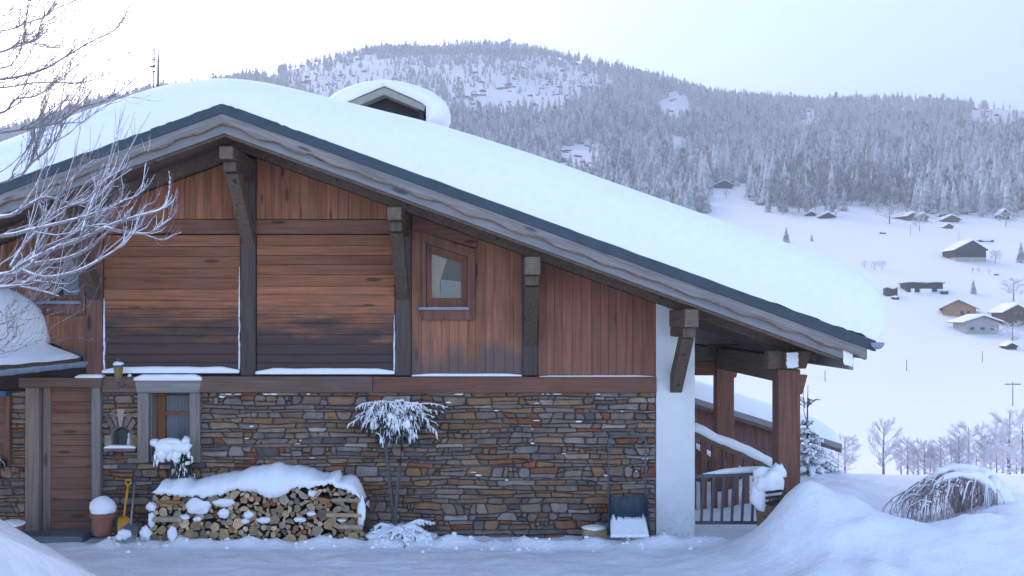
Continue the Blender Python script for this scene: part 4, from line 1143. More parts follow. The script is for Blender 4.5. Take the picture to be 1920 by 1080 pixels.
for i in range(7):
    f = .56+.48*i/6
    for j in range(25):
        g = .05+.9*j/24; p = TL.lerp(BL, min(f, 1)).lerp(TR.lerp(BR, min(f, 1)), g)
        p.y += .10*math.sin(PI*min(f, 1))-.045-.10*max(0, f-.56)+.01*nz(g*20, f*9); p.z += (.16 if i == 0 else 0)*max(-.25, nz(g*26, 3))+.02*(f-.56); vs.append(p)
q.add(vs, [(i*25+j, (i+1)*25+j, (i+1)*25+j+1, i*25+j+1) for i in range(6) for j in range(24)]); o = q.build('snow', SNOW, e, smooth=True); o.modifiers.new('t', 'SOLIDIFY').thickness = .03
p = at(1116, 1000, 12.95); e = thing('wooden_box', 'small low wooden box topped with snow beside the snow scoop', 'box', p)
q = MB(); q.box(p.x-.16, p.x+.16, p.y-.02, p.y+.24, -.05, .165); q.build('crate', M['card'], e, bevel=.006)
q = MB(); q.lump((p.x, p.y+.11, .175), (.175, .14, .035), 4, 18, .2); q.build('snow_cap', SNOW, e, smooth=True)
# antenna
e = thing('roof_antenna', 'thin television antenna mast rising behind the left roof slope', 'antenna', (at(290, 0, 20).x, 20, 5.2))
q = MB(); q.tube([at(287, 260, 20), at(289, 92, 20)], .012, 6); q.build('mast', M['iron'], e)
q = MB(); q.tube([at(296, 260, 20.1), at(296.5, 120, 20.1), at(297, 93, 20.1)], [.03, .02, .006], 6); q.build('mast', M['iron'], e)
for py, w_ in ((94, 4), (112, 4), (125, 6), (135, 4)):
    q = MB(); q.tube([at(289-w_, py, 19.9), at(290, py-1, 20.1)], .022 if w_ == 6 else .012, 5); q.build('element', M['iron'], e)

# ------------------------------------------------------------------ porch things
e = thing('metal_railing', 'dark metal railing with upright bars beside the white wall end', 'railing', (3.1, 13.45, 0))
ra, rb = at(1304, 893, 13.45), at(1432, 887, 13.45)
q = MB(); q.bar(ra, rb, .05, .05); q.build('top_rail', M['iron'], e)
q = MB(); q.bar((ra.x, 13.45, .16), (rb.x, 13.45, .16), .04, .04); q.build('bottom_rail', M['iron'], e)
for px in (1316, 1335, 1354, 1373, 1392, 1411):
    q = MB(); a = at(px+3, 892, 13.45); q.bar((a.x-.03, 13.45, .16), (a.x, 13.45, a.z), .032, .032); q.build('baluster', M['iron'], e)
q = MB(); q.tube([at(1318, 889, 13.45), at(1360, 884, 13.45), at(1400, 881, 13.45), at(1432, 879, 13.45)], [.012, .05, .06, .05], 8, flat=.8); q.build('snow_cap', SNOW, e, smooth=True)
def stair_rail(pts, Y, label, th):
    P = [at(px, py, Y) for px, py in pts]
    e = thing('stair_railing', label, 'railing', (P[0].x, Y, -.3))
    q = MB(); 
    for a, b_ in zip(P, P[1:]): q.bar(a-Vector((0, 0, .03)), b_-Vector((0, 0, .03)), .12, .09)
    q.build('handrail', M['purlin'], e)
    L_ = [P[0].lerp(P[-1], t) for t in np.linspace(.02, .98, 9)]
    for k, p in enumerate(L_):
        zt = np.interp(p.x, [v.x for v in P], [v.z for v in P]); q = MB(); q.box(p.x-.045, p.x+.045, Y-.04, Y+.04, -1.2, zt-.06); q.build('baluster', M['post_r'], e)
    q = MB(); qs = []
    n = 26
    for i in range(n+1):
        x = P[0].x+(P[-1].x-P[0].x)*i/n; z = np.interp(x, [v.x for v in P], [v.z for v in P]); qs.append((x, Y, z+th*.75+.02*nz(x*4, Y)))
    q.tube(qs, [th*(.5 if i in (0, n) else 1)*(1+.15*nz(i*.5, Y)) for i in range(n+1)], 10); q.build('snow_cap', SNOW, e, smooth=True)
stair_rail([(1296, 806), (1336, 826), (1400, 853), (1462, 884)], 15.2, 'upper porch stair handrail carrying a thick roll of snow', .085)
stair_rail([(1296, 838), (1340, 862), (1392, 890)], 17.6, 'lower farther stair handrail with a thinner roll of snow', .07)
p = at(1445, 958, 12.75); e = thing('planter_tub', 'dark slatted planter at the porch post buried under a snow heap', 'planter', p)
q = MB(); q.lathe([(.17, -.3), (.20, .05), (.20, .10)], p, 14); q.build('tub', M['purlin'], e)
for k in range(3):
    q = MB(); q.bar(at(1436, 924+k*10, 12.5), at(1467, 920+k*10, 12.55), .03, .03); q.build('slat', M['darkwood'], e)
q = MB(); q.lump(at(1440, 905, 12.75), (.21, .2, .20), 5, 22, .45, 1.9); q.lump(at(1424, 930, 12.7), (.12, .14, .20), 8, 18, .4, 1.9); q.lump(at(1460, 886, 12.78), (.09, .1, .12), 6, 16, .4, 2); q.build('snow_heap', SNOW, e, smooth=True)

# red-brown building behind the porch
NY = 24.0
def np_(px, py): v = at(px, py, NY); return (v.x, v.z)
e = thing('red_house', 'low red-brown boarded house with snowy roof behind the porch', 'house', (np_(1400, 0)[0], NY, -4))
xl, xr = np_(1130, 0)[0], np_(1488, 0)[0]
el, er = np_(1100, 682), np_(1566, 828)
def nl(x, d=0): return el[1]+(er[1]-el[1])*(x-el[0])/(er[0]-el[0])-d
x = xl
q = MB(); q.prism([(xl, -5), (xr, -5), (xr, nl(xr, .2)), (xl, nl(xl, .2))], NY+.06, NY+7); wl = q.build('wall', M['darkwood'], e)
while x < xr-.01:
    x2 = min(xr, x+.16); q = MB(); q.prism([(x+.003, -5), (x2-.003, -5), (x2-.003, nl(x2, .2)), (x+.003, nl(x, .2))], NY+.02, NY+.058); q.build('plank', M['redwall'], wl); x = x2
q = MB(); q.prism([(el[0], nl(el[0], .22)), (er[0], nl(er[0], .22)), er, el], NY-.45, NY+7.4); rf = q.build('roof', M['purlin'], e)
q = MB(); q.prism([(el[0], nl(el[0], .14)), (er[0], nl(er[0], .14)), (er[0], er[1]+.003), (el[0], el[1]+.003)], NY-.50, NY-.452); q.build('fascia', M['fascia_lo'], rf)
mb = MB(); vs = []; n = 40
for i in range(n+1):
    f = i/n; x = el[0]+(er[0]+.06-el[0])*f; ed = min(1, (1-f)*n/5.); t = .45*math.sqrt(max(0, 1-(1-ed)**2))
    for k in range(6):
        a = PI/2*k/5; vs.append((x, NY-.50+.4*(1-math.cos(a)), nl(x)+t*math.sin(a)))
    vs.append((x, NY+7.4, nl(x)+t))
mb.add(vs, [(i*7+j, (i+1)*7+j, (i+1)*7+j+1, i*7+j+1) for i in range(n) for j in range(6)])
tag(mb.build('red_house_roof_snow', SNOW, smooth=True), 'deep snow on the roof of the red-brown house behind porch', 'snow')
q = MB(); q.box(np_(1545, 0)[0], np_(1572, 0)[0], NY+3, NY+3.2, np_(0, 866)[1], np_(0, 852)[1]); q.build('balcony_end', M['purlin'], e)

# young spruce beside the post
SY = 18.5
b = at(1514, 935, SY); zt = at(0, 722, SY).z
e = thing('young_spruce', 'young spruce loaded with snow right of the front porch post', 'tree', (b.x, SY, b.z-.4))
q = MB(); q.tube([(b.x, SY, b.z-.6), (b.x, SY, zt-.5), (b.x+.01, SY, zt)], [.05, .014, .004], 7); q.tube([(b.x, SY, zt-.75), (b.x-.07, SY, zt-.5), (b.x-.075, SY, zt+.0)], [.010, .007, .004], 5); q.build('trunk', M['stem'], e)
dk, sn = MB(), MB(); r_ = random.Random(4)
for i in range(11):
    f = i/10.; z = b.z-.15+(zt-b.z-.62)*f; L = .86*(1-f)**.75+.14; nb = int(20-10*f)
    fronds(dk, sn, (b.x, SY, z), nb, L, .05+.05*f, .22*(1-f)+.05, thick=.07*(1-f)+.012, yflat=1, seed=40+i, hang=.05*(1-.6*f), snowf=.85)
    for k in range(int(5*(1-f))):
        a = r_.uniform(PI, 2*PI); sn.lump((b.x+math.cos(a)*L*.6, SY+math.sin(a)*L*.6, z-.02), (.13, .12, .055), i*7+k, 12, .5, 2)
fronds(dk, sn, (b.x, SY, zt-.42), 7, .26, .16, -.02, thick=.006, yflat=1, seed=60, hang=.01, snowf=.4)
dk.build('foliage', M['needle'], e); sn.build('snow_load', SNOW, e, smooth=True)

# small weeping tree in the snowbank
def weeper():
    WY = 12.3
    b = at(1800, 975, WY); top = at(1782, 893, WY)
    e = thing('weeping_tree', 'small weeping tree with reddish hanging twigs in the snowbank', 'tree', (b.x, WY, .2))
    r = random.Random(12)
    q = MB(); q.tube([(b.x, WY, -.2), b.lerp(top, .5)+Vector((.05, 0, 0)), top], [.05, .04, .03], 8); q.build('trunk', M['twig'], e, smooth=True)
    tw, sn = MB(), MB()
    ARCH = [at(*q_) for q_ in [(1862, 940, WY), (1850, 905, WY), (1825, 886, WY), (1792, 882, WY), (1765, 888, WY), (1742, 902, WY), (1722, 925, WY)]]
    for i in range(180):
        u = r.random()**.9*5.99; k_ = int(u); s = ARCH[k_].lerp(ARCH[k_+1], u-k_)+Vector((0, r.uniform(-.28, .28), 0)); s.z -= .5*abs(s.y-WY)
        out = Vector((r.uniform(-.22, .12)-(.045*u-.1), r.uniform(-.2, .2), 0))
        L = r.uniform(.25, .72)
        pts = [s, s+out*.35+Vector((0, 0, .02)), s+out*.75+Vector((0, 0, -.22*L)), s+out*1.0+Vector((r.uniform(-.02, .02), 0, -.6*L)), s+out*1.08+Vector((r.uniform(-.05, .05), 0, -L))]
        tw.tube(pts, [.007, .006, .0045, .003, .0012], 4)
        for k in range(3):
            j = r.randint(1, 3); p = pts[j].lerp(pts[j+1], r.random()); tw.tube([p, p+Vector((r.uniform(-.06, .04), r.uniform(-.05, .05), -r.uniform(.05, .18)))], [.004, .0012], 3)
        if r.random() < .45: sn.tube([p+Vector((0, -.004, .006)) for p in pts[:4]], [.011, .009, .006, .003], 5)
    for i in range(9):
        u = i*.66; k_ = int(u); s = ARCH[k_].lerp(ARCH[min(k_+1, 6)], u-k_); tw.tube([b, b.lerp(s, .5)+Vector((.04, 0, .12)), s], [.022, .016, .01], 6)
    for off, rd in ((0, .05), (.12, .045), (-.12, .045), (.22, .035)):
        sn.tube([p+Vector((0, off, .03-.5*abs(off)+.015*nz(i*1.3, off*9))) for i, p in enumerate(ARCH[:6])], [rd*.8, rd*1.5, rd*1.5, rd*1.2, rd, rd*.4], 8)
    tw.build('twigs', M['redtwig'], e)
    for i, (px, py, rx, rz) in enumerate([(1800, 878, .20, .045), (1835, 884, .16, .06), (1852, 905, .14, .12), (1866, 930, .19, .19), (1880, 958, .26, .18)]):
        sn.lump(at(px, py, WY+.05), (rx, .22, rz), i+3, 18, .4, 1.8)
    sn.build('snow_load', SNOW, e, smooth=True)
weeper()

# ------------------------------------------------------------------ bare tree in the left foreground
def bare_tree():
    e = thing('bare_tree', 'leafless frosted tree reaching in from the left edge', 'tree', (-5.1, 6.6, .8))
    base = Vector((-5.1, 6.6, .8))
    tr = [base, Vector((-5.0, 6.6, 2.4)), Vector((-4.95, 6.55, 3.6)), Vector((-4.85, 6.5, 5.0)), Vector((-4.7, 6.5, 6.3))]
    q = MB(); q.tube(tr, [.16, .14, .115, .08, .04], 10); q.build('trunk', M['twig'], e, smooth=True)
    LIM = [(6.3, .017, 1, [(0, 517), (33, 500), (100, 467), (150, 450), (200, 425), (260, 405), (300, 393), (315, 370), (318, 340)]),
           (6.6, .019, 1, [(-10, 527), (60, 497), (117, 487), (160, 470), (197, 440), (228, 415), (262, 412)]),
           (6.1, .011, 1, [(40, 506), (83, 520), (140, 510), (187, 487), (227, 460), (233, 440)]),
           (6.5, .014, 1, [(0, 443), (50, 433), (133, 413), (187, 397), (230, 377), (263, 360), (273, 307)]),
           (6.8, .013, 1, [(0, 407), (33, 397), (83, 370), (133, 383), (167, 377), (200, 350), (247, 317)]),
           (6.3, .010, 1, [(197, 427), (235, 436), (277, 438), (300, 425), (320, 410)]),
           (6.2, .012, 1, [(-10, 540), (30, 530), (67, 527), (123, 533)]), (6.0, .010, 1, [(0, 540), (40, 538), (83, 547), (110, 555)]),
           (7.0, .012, 0, [(-10, 165), (67, 155), (150, 155), (187, 145)]), (6.8, .014, 0, [(-10, 215), (27, 187), (67, 180), (100, 157), (135, 130)]),
           (7.1, .015, 0, [(-10, 150), (73, 133), (117, 110), (167, 80), (213, 58), (227, 42)]), (6.6, .013, 0, [(-10, 100), (33, 82), (67, 75), (78, 40), (97, 20), (143, 0), (170, -25)]),
           (6.9, .012, 0, [(-10, 60), (50, 43), (87, 27), (110, -10)]), (6.5, .015, 0, [(-10, 250), (60, 240), (107, 230), (150, 203), (193, 190), (223, 172)]),
           (6.4, .012, 0, [(40, 330), (60, 305), (93, 277), (115, 240), (127, 217), (134, 190)]), (6.3, .010, 0, [(-5, 345), (27, 315), (50, 280), (68, 253), (90, 215)]),
           (6.6, .009, 0, [(72, 300), (68, 275), (76, 250), (84, 233)]), (6.5, .009, 1, [(150, 448), (165, 400), (180, 360), (205, 330), (215, 310)]), (6.7, .011, 1, [(60, 495), (75, 440), (95, 395), (125, 350), (150, 322), (175, 300)]),
           (6.4, .010, 1, [(20, 500), (45, 460), (80, 425), (110, 395), (160, 375), (195, 340), (225, 320)]), (6.9, .009, 0, [(0, 30), (20, 18), (45, -5)]), (6.7, .010, 0, [(-10, 130), (30, 110), (45, 70), (50, 30), (60, -10)]),
           (6.0, .007, 0, [(-10, 640), (15, 615), (40, 590), (60, 560)]), (6.0, .006, 0, [(-10, 665), (0, 655), (20, 640), (27, 627)]), (6.1, .006, 0, [(-10, 610), (10, 590), (30, 565)]),
           (6.5, .008, 1, [(100, 467), (135, 440), (160, 412), (200, 395), (225, 372)]), (6.4, .009, 1, [(33, 500), (70, 470), (120, 448), (165, 425), (200, 420)])]
    r = random.Random(5)
    for k, (Y, rad, snowy, pts) in enumerate(LIM):
        P = [at(px, py, Y+.25*math.sin(i*.9+k)) for i, (px, py) in enumerate(pts)]
        if pts[0][0] <= 0:
            z = min(6.2, max(1.6, P[0].z-.35)); tx = np.interp(z, [v.z for v in tr], [v.x for v in tr])
            P = [Vector((tx, 6.55, z)), P[0].lerp(Vector((tx, 6.55, z)), .5)+Vector((0, 0, .1))]+P
        # smooth
        Q = []
        for i in range(len(P)-1):
            for f in (0, .25, .5, .75):
                p0, p1, p2, p3 = P[max(i-1, 0)], P[i], P[i+1], P[min(i+2, len(P)-1)]
                Q.append(.5*((2*p1)+(p2-p0)*f+(2*p0-5*p1+4*p2-p3)*f*f+(3*p1-p0-3*p2+p3)*f**3))
        Q.append(P[-1]); n = len(Q)
        rr = [rad*(.74 if snowy else .42)*(1.7-1.45*i/n) for i in range(n)]
        q = MB(); q.tube(Q, rr, 6)
        sn = MB()
        if snowy: sn.tube([p+Vector((0, -.003, rr[i]*.55)) for i, p in enumerate(Q)], [max(.0025, rr[i]*(.62+.45*nz(i*.7, k))) for i in range(n)], 5)
        subs = []
        for j in range(4 if snowy else 7):
            i = r.randint(2, n-3); d = (Q[i+1]-Q[i-1]).normalized(); L = r.uniform(.25, .75)
            sd = (d+Vector((r.uniform(-.3, .3), r.uniform(-.5, .5), r.uniform(-.45, .8)))*.8).normalized()
            if sd.x < .05: sd.x = abs(sd.x)+.15
            if VX+FPX*(Q[i].x+sd.x*L)/Q[i].y > 312: continue
            bp = [Q[i]+sd*L*t_+Vector((0, 0, (r.uniform(.05, .3) if t_ > .5 else -.04)*L*t_*t_)) for t_ in (0, .2, .4, .6, .8, 1.)]
            t0 = min(rr[i]*.65, .0045); q.tube(bp, [t0*(1-.13*k_) for k_ in range(6)], 5); subs.append((bp, t0))
            if snowy: sn.tube([p+Vector((0, -.002, t0*.5)) for p in bp], [t0*.75*(1-.13*k_) for k_ in range(6)], 4)
        for bp, t0 in subs:
            for j in range(9):
                k_ = r.randint(1, 4); c = bp[k_].lerp(bp[k_+1], r.random()); dd = ((bp[k_+1]-bp[k_]).normalized()+Vector((r.uniform(-.5, .5), r.uniform(-.5, .5), r.uniform(-.3, .9)))).normalized(); L = r.uniform(.05, .2)
                q.tube([c, c+dd*L*.5, c+dd*L+Vector((0, 0, .2*L))], [t0*.5, t0*.4, .001], 3); q.lump(c, (.0045, .0045, .005), j, 5, 0)
        for j in range(int(n*.95)):
            i = r.randint(2, n-2); d = (Q[min(i+1, n-1)]-Q[i-1]).normalized()
            up = Vector((r.uniform(-.2, .6), r.uniform(-.6, .6), r.uniform(.1, 1.))); d2 = (d*.8+up*.7).normalized(); L = r.uniform(.08, .42)*(1.2-.5*i/n)
            L *= .8; cv = Vector((r.uniform(-.5, .2), r.uniform(-.3, .3), r.uniform(.1, .7)))*L; tp = [Q[i], Q[i]+d*L*.38+d2*L*.05, Q[i]+d*L*.45+d2*L*.3+cv*.12, Q[i]+d*L*.5+d2*L*.5+cv*.45]
            t0 = min(rr[i]*.5, .0036); q.tube(tp, [t0, t0*.85, t0*.65, .0016], 4)
            for b_ in range(r.randint(1, 4)):
                c = tp[1].lerp(tp[3], r.random()); d3 = (d2+Vector((r.uniform(-.8, .8), r.uniform(-.6, .6), r.uniform(-.3, .9)))).normalized(); q.tube([c, c+d3*L*.3], [t0*.6, .0012], 3)
                q.lump(c, (.005, .005, .006), b_, 5, 0)
            if snowy: sn.tube([p+Vector((0, 0, t0*.6)) for p in tp], [t0*.9, t0*.8, t0*.7, .0012], 4)
        o = q.build('branch', M['frosttwig'], e)
        if snowy: sn.build('frost', SNOW, o, smooth=True)
bare_tree()

# ------------------------------------------------------------------ hillside hamlet
FARW = {'dark': plain('far_dark_wood', (.035, .032, .038), .3, .5, .9, 0), 'brown': plain('far_brown_wood', (.12, .08, .065), .3, .5, .9, 0), 'orange': plain('far_new_wood', (.36, .20, .11), .2, .5, .8, 0),
        'grey': plain('far_grey_render', (.34, .33, .35), .1, .5, .9, 0), 'stone': plain('far_stone', (.40, .36, .33), .2, .5, .9, 0)}
def far_chalet(label, px, py, wpx, hw, hr, wall, depth=1.1, yaw=0, base=None, wins=(), snow=.55, over=.12, skew=0, balcony=False):
    p = hit(px, py); W = wpx*p.y/FPX/(1+2*over); h = hw*W; r = hr*W; D = W*depth
    e = thing('hillside_chalet', label, 'house', (p.x, p.y+D/2, p.z-.3)); e.rotation_euler = (0, 0, R(yaw))
    def B(q, nm, m, par=e, **k): o = q.build(nm, m, **k); o.parent = par; return o
    ax = skew*W
    q = MB(); zb_ = 0 if base is None else h*base
    q.prism([(-W/2, zb_), (W/2, zb_), (W/2, h), (ax, h+r), (-W/2, h)], -D/2, D/2); wl = B(q, 'wall', FARW[wall])
    if base is not None: q = MB(); q.box(-W/2+.05, W/2-.05, -D/2+.05, D/2-.05, -2, zb_-.01); B(q, 'base', FARW['stone'])
    else: q = MB(); q.box(-W/2+.05, W/2-.05, -D/2+.05, D/2-.05, -2, -.01); B(q, 'base', FARW['stone'])
    o_ = over*W
    for nm, t0, t1, m in (('roof', .02, .22, FARW['dark' if wall == 'dark' else 'brown']), ('snow_cover', .23, .23+snow, SNOW)):
        for s_ in (-1, 1):
            xe = s_*(W/2+o_*(1 if nm == 'roof' else .96)); ze = h-r*o_/(W/2)*.9
            q = MB(); poly = [(ax, h+r+t0), (xe, ze+t0), (xe-(s_*.25 if nm != 'roof' else 0), ze+t1*(.85 if nm != 'roof' else 1)), (ax, h+r+t1)]
            if s_ > 0: poly = poly
            else: poly = poly[::-1]
            yo = D/2+o_*(.95 if nm == 'roof' else .88)
            q.prism(poly, -yo, yo); B(q, nm, m)
    for (u, v, ww, hh) in wins:
        q = MB(); q.box(u*W-ww*W/2, u*W+ww*W/2, -D/2-.06, -D/2-.005, v*h-hh*h/2, v*h+hh*h/2); f_ = B(q, 'window', FARW['dark' if wall != 'dark' else 'grey'])
        q = MB(); q.box(u*W-ww*W*.4, u*W+ww*W*.4, -D/2-.08, -D/2-.062, v*h-hh*h*.4, v*h+hh*h*.4); B(q, 'pane', M['pane_d'], f_)
    if balcony:
        q = MB(); q.box(-W*.48, W*.5, -D/2-1.2, -D/2-.1, h*.36, h*.52); B(q, 'balcony', FARW['brown'])
far_chalet('dark barn with pale stone base on the open slope', 1820, 492, 64, .42, .28, 'dark', .9, base=.42, skew=.06, over=.05)
far_chalet('new honey-coloured wooden chalet with snowy roof', 1812, 597, 68, .36, .26, 'orange', 1.0, -28, wins=((.1, .55, .1, .4), (.3, .55, .1, .4)))
far_chalet('grey-white chalet with broad snowy roof below the honey-coloured one', 1842, 628, 78, .40, .16, 'grey', .8, 0, wins=((-.3, .5, .13, .2), (0, .5, .13, .2), (.3, .5, .1, .2)), base=.2)
far_chalet('chalet with tall gable windows at the right edge', 1906, 612, 58, .62, .26, 'brown', 1.0, 0, wins=((-.02, .95, .12, .3), (.15, .95, .12, .3), (0, .45, .4, .1), (0, .12, .4, .12)), balcony=True)
far_chalet('dark chalet alone in the clearing at the forest corner', 1357, 353, 40, .22, .24, 'dark', 1.)
far_chalet('dark cabin high among the forest trees', 1579, 339, 27, .28, .30, 'dark', 1.)
far_chalet('small snowy cabin roof just right of the forest cabin', 1605, 337, 14, .25, .3, 'dark', 1.)
far_chalet('smaller of two dark cabins at the forest foot', 1521, 406, 20, .28, .28, 'dark')
far_chalet('wider of two dark cabins at the forest foot', 1552, 410, 32, .2, .24, 'dark')
far_chalet('brown farmhouse with wide snowy roof behind a frosted bush', 1704, 414, 34, .32, .22, 'brown', 1.4, 25)
far_chalet('brown gabled house attached right of the snowy farmhouse', 1730, 416, 24, .5, .3, 'brown')
far_chalet('brown cabin with snowy roof at the wood edge above a tiny hut', 1784, 417, 36, .22, .24, 'brown')
far_chalet('tiny dark hut below the cabin at wood edge', 1779, 429, 19, .3, .3, 'brown')
far_chalet('roof of a cabin half hidden at the wood edge behind others', 1768, 408, 16, .3, .3, 'dark')
far_chalet('dark steep house among frosted trees near the right edge', 1884, 412, 22, .6, .5, 'dark')
far_chalet('small shed under the frosted tree at lower right', 1897, 656, 24, .4, .25, 'dark')
p = hit(1735, 547)
e = thing('long_barn', 'long low dark barn with snow-filled openings on the slope', 'house', p); W = 66*p.y/FPX
def Bq(q, nm, m): o = q.build(nm, m); o.parent = e
q = MB(); q.box(-W/2, W/2, 0, 6, -1.5, 2.7); Bq(q, 'wall', FARW['dark'])
q = MB(); q.box(-W/2-.4, W/2+.4, -.7, 6.6, 2.71, 3.0); Bq(q, 'roof', FARW['dark'])
for a, b_, c in ((-.42, -.34, 1.0), (-.17, .15, .95), (.33, .45, .9)):
    q = MB(); q.box(a*W, b_*W, -.9, -.02, -.6, c); Bq(q, 'snow_drift', SNOW)
q = MB(); q.lump((0, 3, 3.2), (W/2+.6, 4, .9), 2, 22, .1); Bq(q, 'snow_cover', SNOW)
for i, (px, py, w_, h_, lab) in enumerate([(1672, 556, 22, .75, 'dark ruined hut at the edge of the roof snow'), (1680, 563, 12, .4, 'small dark trough below the ruined hut'), (1772, 553, 12, .55, 'small dark box beside the long barn'), (1850, 455, 26, .16, 'dark sliver of a snowed-in roof above the barn'), (1656, 439, 10, .3, 'tiny dark hump high on the open slope'), (1869, 517, 7, .4, 'tiny dark hump right of small bushes')]):
    p = hit(px, py); W = w_*p.y/FPX; e = thing('snowed_in_hut', lab, 'hut', p)
    q = MB(); q.box(-W/2, W/2, 0, W*.6, -1, W*h_); Bq(q, 'wall', FARW['dark'])
    q = MB(); q.lump((0, W*.3, W*h_+.1), (W*.56, W*.42, W*.16+.1), i, 14, .25); Bq(q, 'snow_cover', SNOW)

# frosted broadleaf trees ------------------------------------------------
def twig_tree(seed, n0=9, H_=1.0, spread=.33, upright=1.0):
    r = random.Random(seed); br = MB(); tr = MB()
    tr.tube([(0, 0, -.05), (.01, 0, .4), (0, .01, .95)], [.022, .015, .004], 6)
    def grow(p, d, L, rad, lev):
        e_ = p+d*L; m = p.lerp(e_, .5)+Vector((r.uniform(-.1, .1), r.uniform(-.1, .1), .03))*L
        br.tube([p, m, e_], [rad, rad*.75, rad*.45], 3)
        if lev == 0: return
        for k in range(7 if lev > 1 else 9):
            f = r.uniform(.25, 1.); c = p.lerp(e_, f)
            d2 = (d+Vector((r.uniform(-1, 1), r.uniform(-1, 1), r.uniform(-.2, .7)*upright))*.75).normalized(); grow(c, d2, L*r.uniform(.4, .62), rad*.55, lev-1)
    for i in range(n0):
        z = .22+.68*i/n0; a = i*2.4+r.uniform(-.4, .4); L = spread*(1-.6*abs(z-.45)/.55)*r.uniform(.8, 1.2)
        grow(Vector((0, 0, z)), Vector((math.cos(a), math.sin(a), .75*upright)).normalized(), L, .0085, 2)
    return tr, br
TW = []
for s_ in range(4):
    tr, br = twig_tree(s_, 16, spread=(.28, .36, .24, .42)[s_], upright=(1.3, 1., 1.5, .7)[s_])
    a, b_ = tr.build('trunk', M['twig']), br.build('branches', M['birch']); TW.append((a.data, b_.data)); bpy.data.objects.remove(a); bpy.data.objects.remove(b_)
def frosted(px, py, hpx, k, label, wide=1., group=None, Y=None):
    p = hit(px, py) if Y is None else Vector(((px-VX)*Y/FPX, Y, EYE+(VY-py)*Y/FPX))
    h = hpx*p.y/FPX; e = thing('frosted_tree', label, 'tree', p-Vector((0, 0, .02*h)), group); e.scale = (h*wide*1.2, h*wide*1.2, h*1.08); e.rotation_euler = (0, 0, px*.37)
    for nm, d in (('trunk', TW[k][0]), ('branches', TW[k][1])):
        o = bpy.data.objects.new(nm, d); COL.objects.link(o); o.parent = e
for a in [(1657, 905, 112, 0, 'tall slender frosted tree standing alone left of the thicket'), (1585, 900, 78, 1, 'bushy frosted tree just right of the young spruce', 1.2), (1572, 905, 60, 3, 'low frosted bush behind the young spruce'), (1815, 893, 92, 1, 'broad frosted tree behind the weeping tree', 1.1), (1845, 898, 84, 2, 'slim frosted tree between two broader ones at right', 1.2),
          (1893, 910, 132, 0, 'tallest frosted tree near the right edge', 1.15), (1916, 915, 120, 1, 'broad frosted tree cut by the right edge', 1.1), (1868, 912, 70, 3, 'spreading frosted bush below the tallest tree'), (1900, 566, 40, 3, 'large round frosted tree above the gable-window chalet', 1.3), (1898, 650, 44, 3, 'wide frosted tree over the small shed', 1.4),
          (1866, 494, 23, 1, 'round frosted tree right of the dark barn', 1.2), (1668, 420, 34, 3, 'dark round frosted bush left of the farmhouse', 1.6), (1724, 434, 32, 1, 'frosted tree in front of the brown gabled house'), (1886, 425, 26, 3, 'frosted bush in front of the steep dark house', 1.4), (1640, 507, 15, 1, 'middle of three small bushes on the slope', 1.3), (1654, 506, 16, 1, 'right one of three small bushes on the slope', 1.3),
          (1621, 503, 13, 3, 'left one of three small bushes on the slope', 1.3), (1824, 514, 11, 2, 'left of the small saplings below the dark barn'), (1835, 513, 10, 1, 'right of two close saplings below the dark barn'), (1855, 515, 9, 1, 'lone small sapling below the dark barn'), (1335, 372, 14, 2, 'sapling in the clearing below the corner chalet'), (1362, 374, 16, 1, 'bush in the clearing right below the corner chalet', 1.2)]:
    frosted(*a)
for i, px in enumerate([1690, 1702, 1713, 1722, 1733, 1744, 1752, 1763, 1772, 1783, 1797, 1830, 1858, 1880, 1906]):
    frosted(px, 899+(i % 3)*3, 58+18*math.sin(i*2.1)+(12 if px > 1780 else 0), i % 4, 'slender frosted tree in the dense thicket along the valley stream', 1.1, 'thicket of frosted trees along the stream')
ct = []
for k in range(3):
    V, F = conifer_tpl(70+k, 8, 9); me = np_mesh('crown', V, F); me.materials.append(M['forest']); ct.append(me)
tm = MB().tube([(0, 0, -.05), (0, 0, .6)], [.02, .01], 6).build('trunk', M['twig']); tme = tm.data; bpy.data.objects.remove(tm)
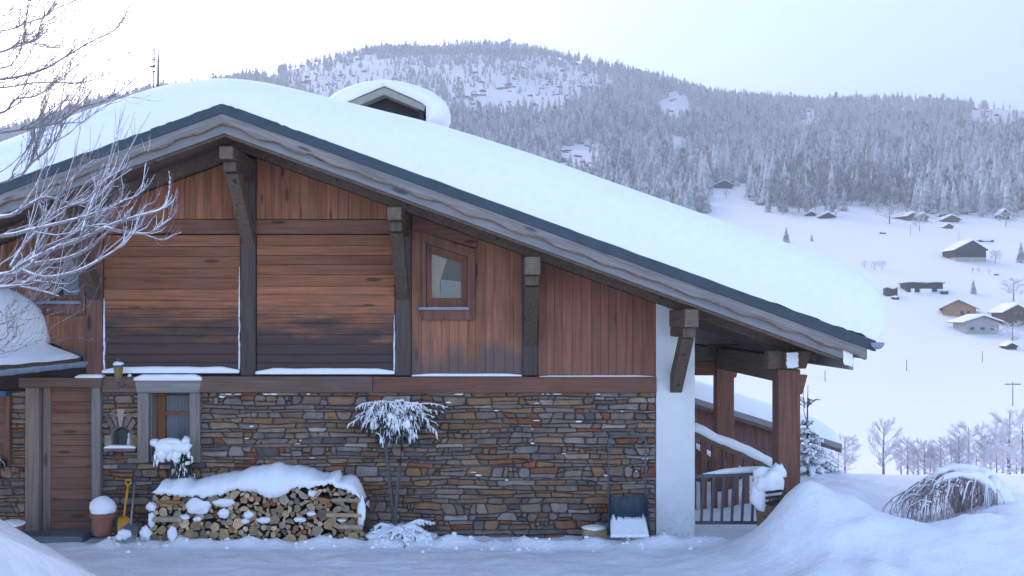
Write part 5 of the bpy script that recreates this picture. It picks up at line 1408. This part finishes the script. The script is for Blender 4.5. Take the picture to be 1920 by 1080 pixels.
for i, (px, py, hpx, lab) in enumerate([(1474, 456, 32, 'spruce alone on the white slope above the roof'), (1522, 452, 15, 'tiny spruce alone on the white slope'), (1825, 552, 30, 'snowy spruce on the slope right of the long barn'), (1914, 492, 40, 'dark spruce at the right edge beside the barn'), (1312, 398, 62, 'tall spruce at the left corner of the clearing'), (1323, 400, 40, 'shorter spruce at the left corner of the clearing'), (1303, 392, 55, 'spruce just above the roof snow at the clearing corner')]):
    p = hit(px, py); h = hpx*p.y/FPX; e = thing('lone_spruce', lab, 'tree', p-Vector((0, 0, .3))); wd = h*1.15; e.scale = (wd, wd, h)
    for nm, d in (('crown', ct[i % 3]), ('trunk', tme)):
        o = bpy.data.objects.new(nm, d); COL.objects.link(o); o.parent = e
for px, py, hpx, cross, lab in [(1700, 697, 22, 0, 'thin pole in the snowfield right of the roof corner'), (1842, 680, 21, 0, 'thin pole below the grey-white chalet'), (1899, 762, 45, 1, 'utility pole with crossarm at the right'), (1547, 716, 20, 0, 'thin pole seen under the eave corner'), (1707, 443, 22, 0, 'thin pole in front of the farmhouse'), (1798, 454, 20, 0, 'thin pole above the dark barn')]:
    p = hit(px, py); h = hpx*p.y/FPX; e = thing('utility_pole', lab, 'pole', p)
    q = MB(); q.tube([(0, 0, -.5), (0, 0, h)], [.11, .08], 6); Bq(q, 'shaft', M['twig'])
    if cross: q = MB(); q.box(-1.4, 1.4, -.06, .06, h-.5, h-.3); Bq(q, 'crossarm', M['twig'])
p = Vector(((1607-VX)*17/FPX, 17, 0)); e = thing('snowy_bench', 'low snow-topped bench at the end of the cleared path', 'bench', p); zg = float(H(p.x, 17.))
q = MB(); q.box(-.22, .26, -.12, .12, .02, .06); Bq(q, 'seat', M['greywood_x'])
for s_ in (-.18, .22): q = MB(); q.box(s_-.03, s_+.03, -.1, .1, zg-.3, .02); Bq(q, 'leg', M['greywood'])
q = MB(); q.lump((0, 0, .085), (.26, .14, .045), 2, 16, .2); Bq(q, 'snow_cap', SNOW)

# ------------------------------------------------------------------ haze over the valley
t = bpy.data.materials.new('haze'); t.use_nodes = True
t.node_tree.nodes.remove(t.node_tree.nodes['Principled BSDF'])
v = t.node_tree.nodes.new('ShaderNodeVolumePrincipled'); v.inputs['Density'].default_value = .0007; v.inputs['Color'].default_value = (.88, .93, 1, 1)
v.inputs['Anisotropy'].default_value = .0
t.node_tree.links.new(v.outputs[0], t.node_tree.nodes['Material Output'].inputs['Volume'])
q = MB(); q.box(-2400, 2400, -90, 2480, -60, 520); tag(q.build('haze', t), 'thin pale winter haze filling the valley', kind='stuff')
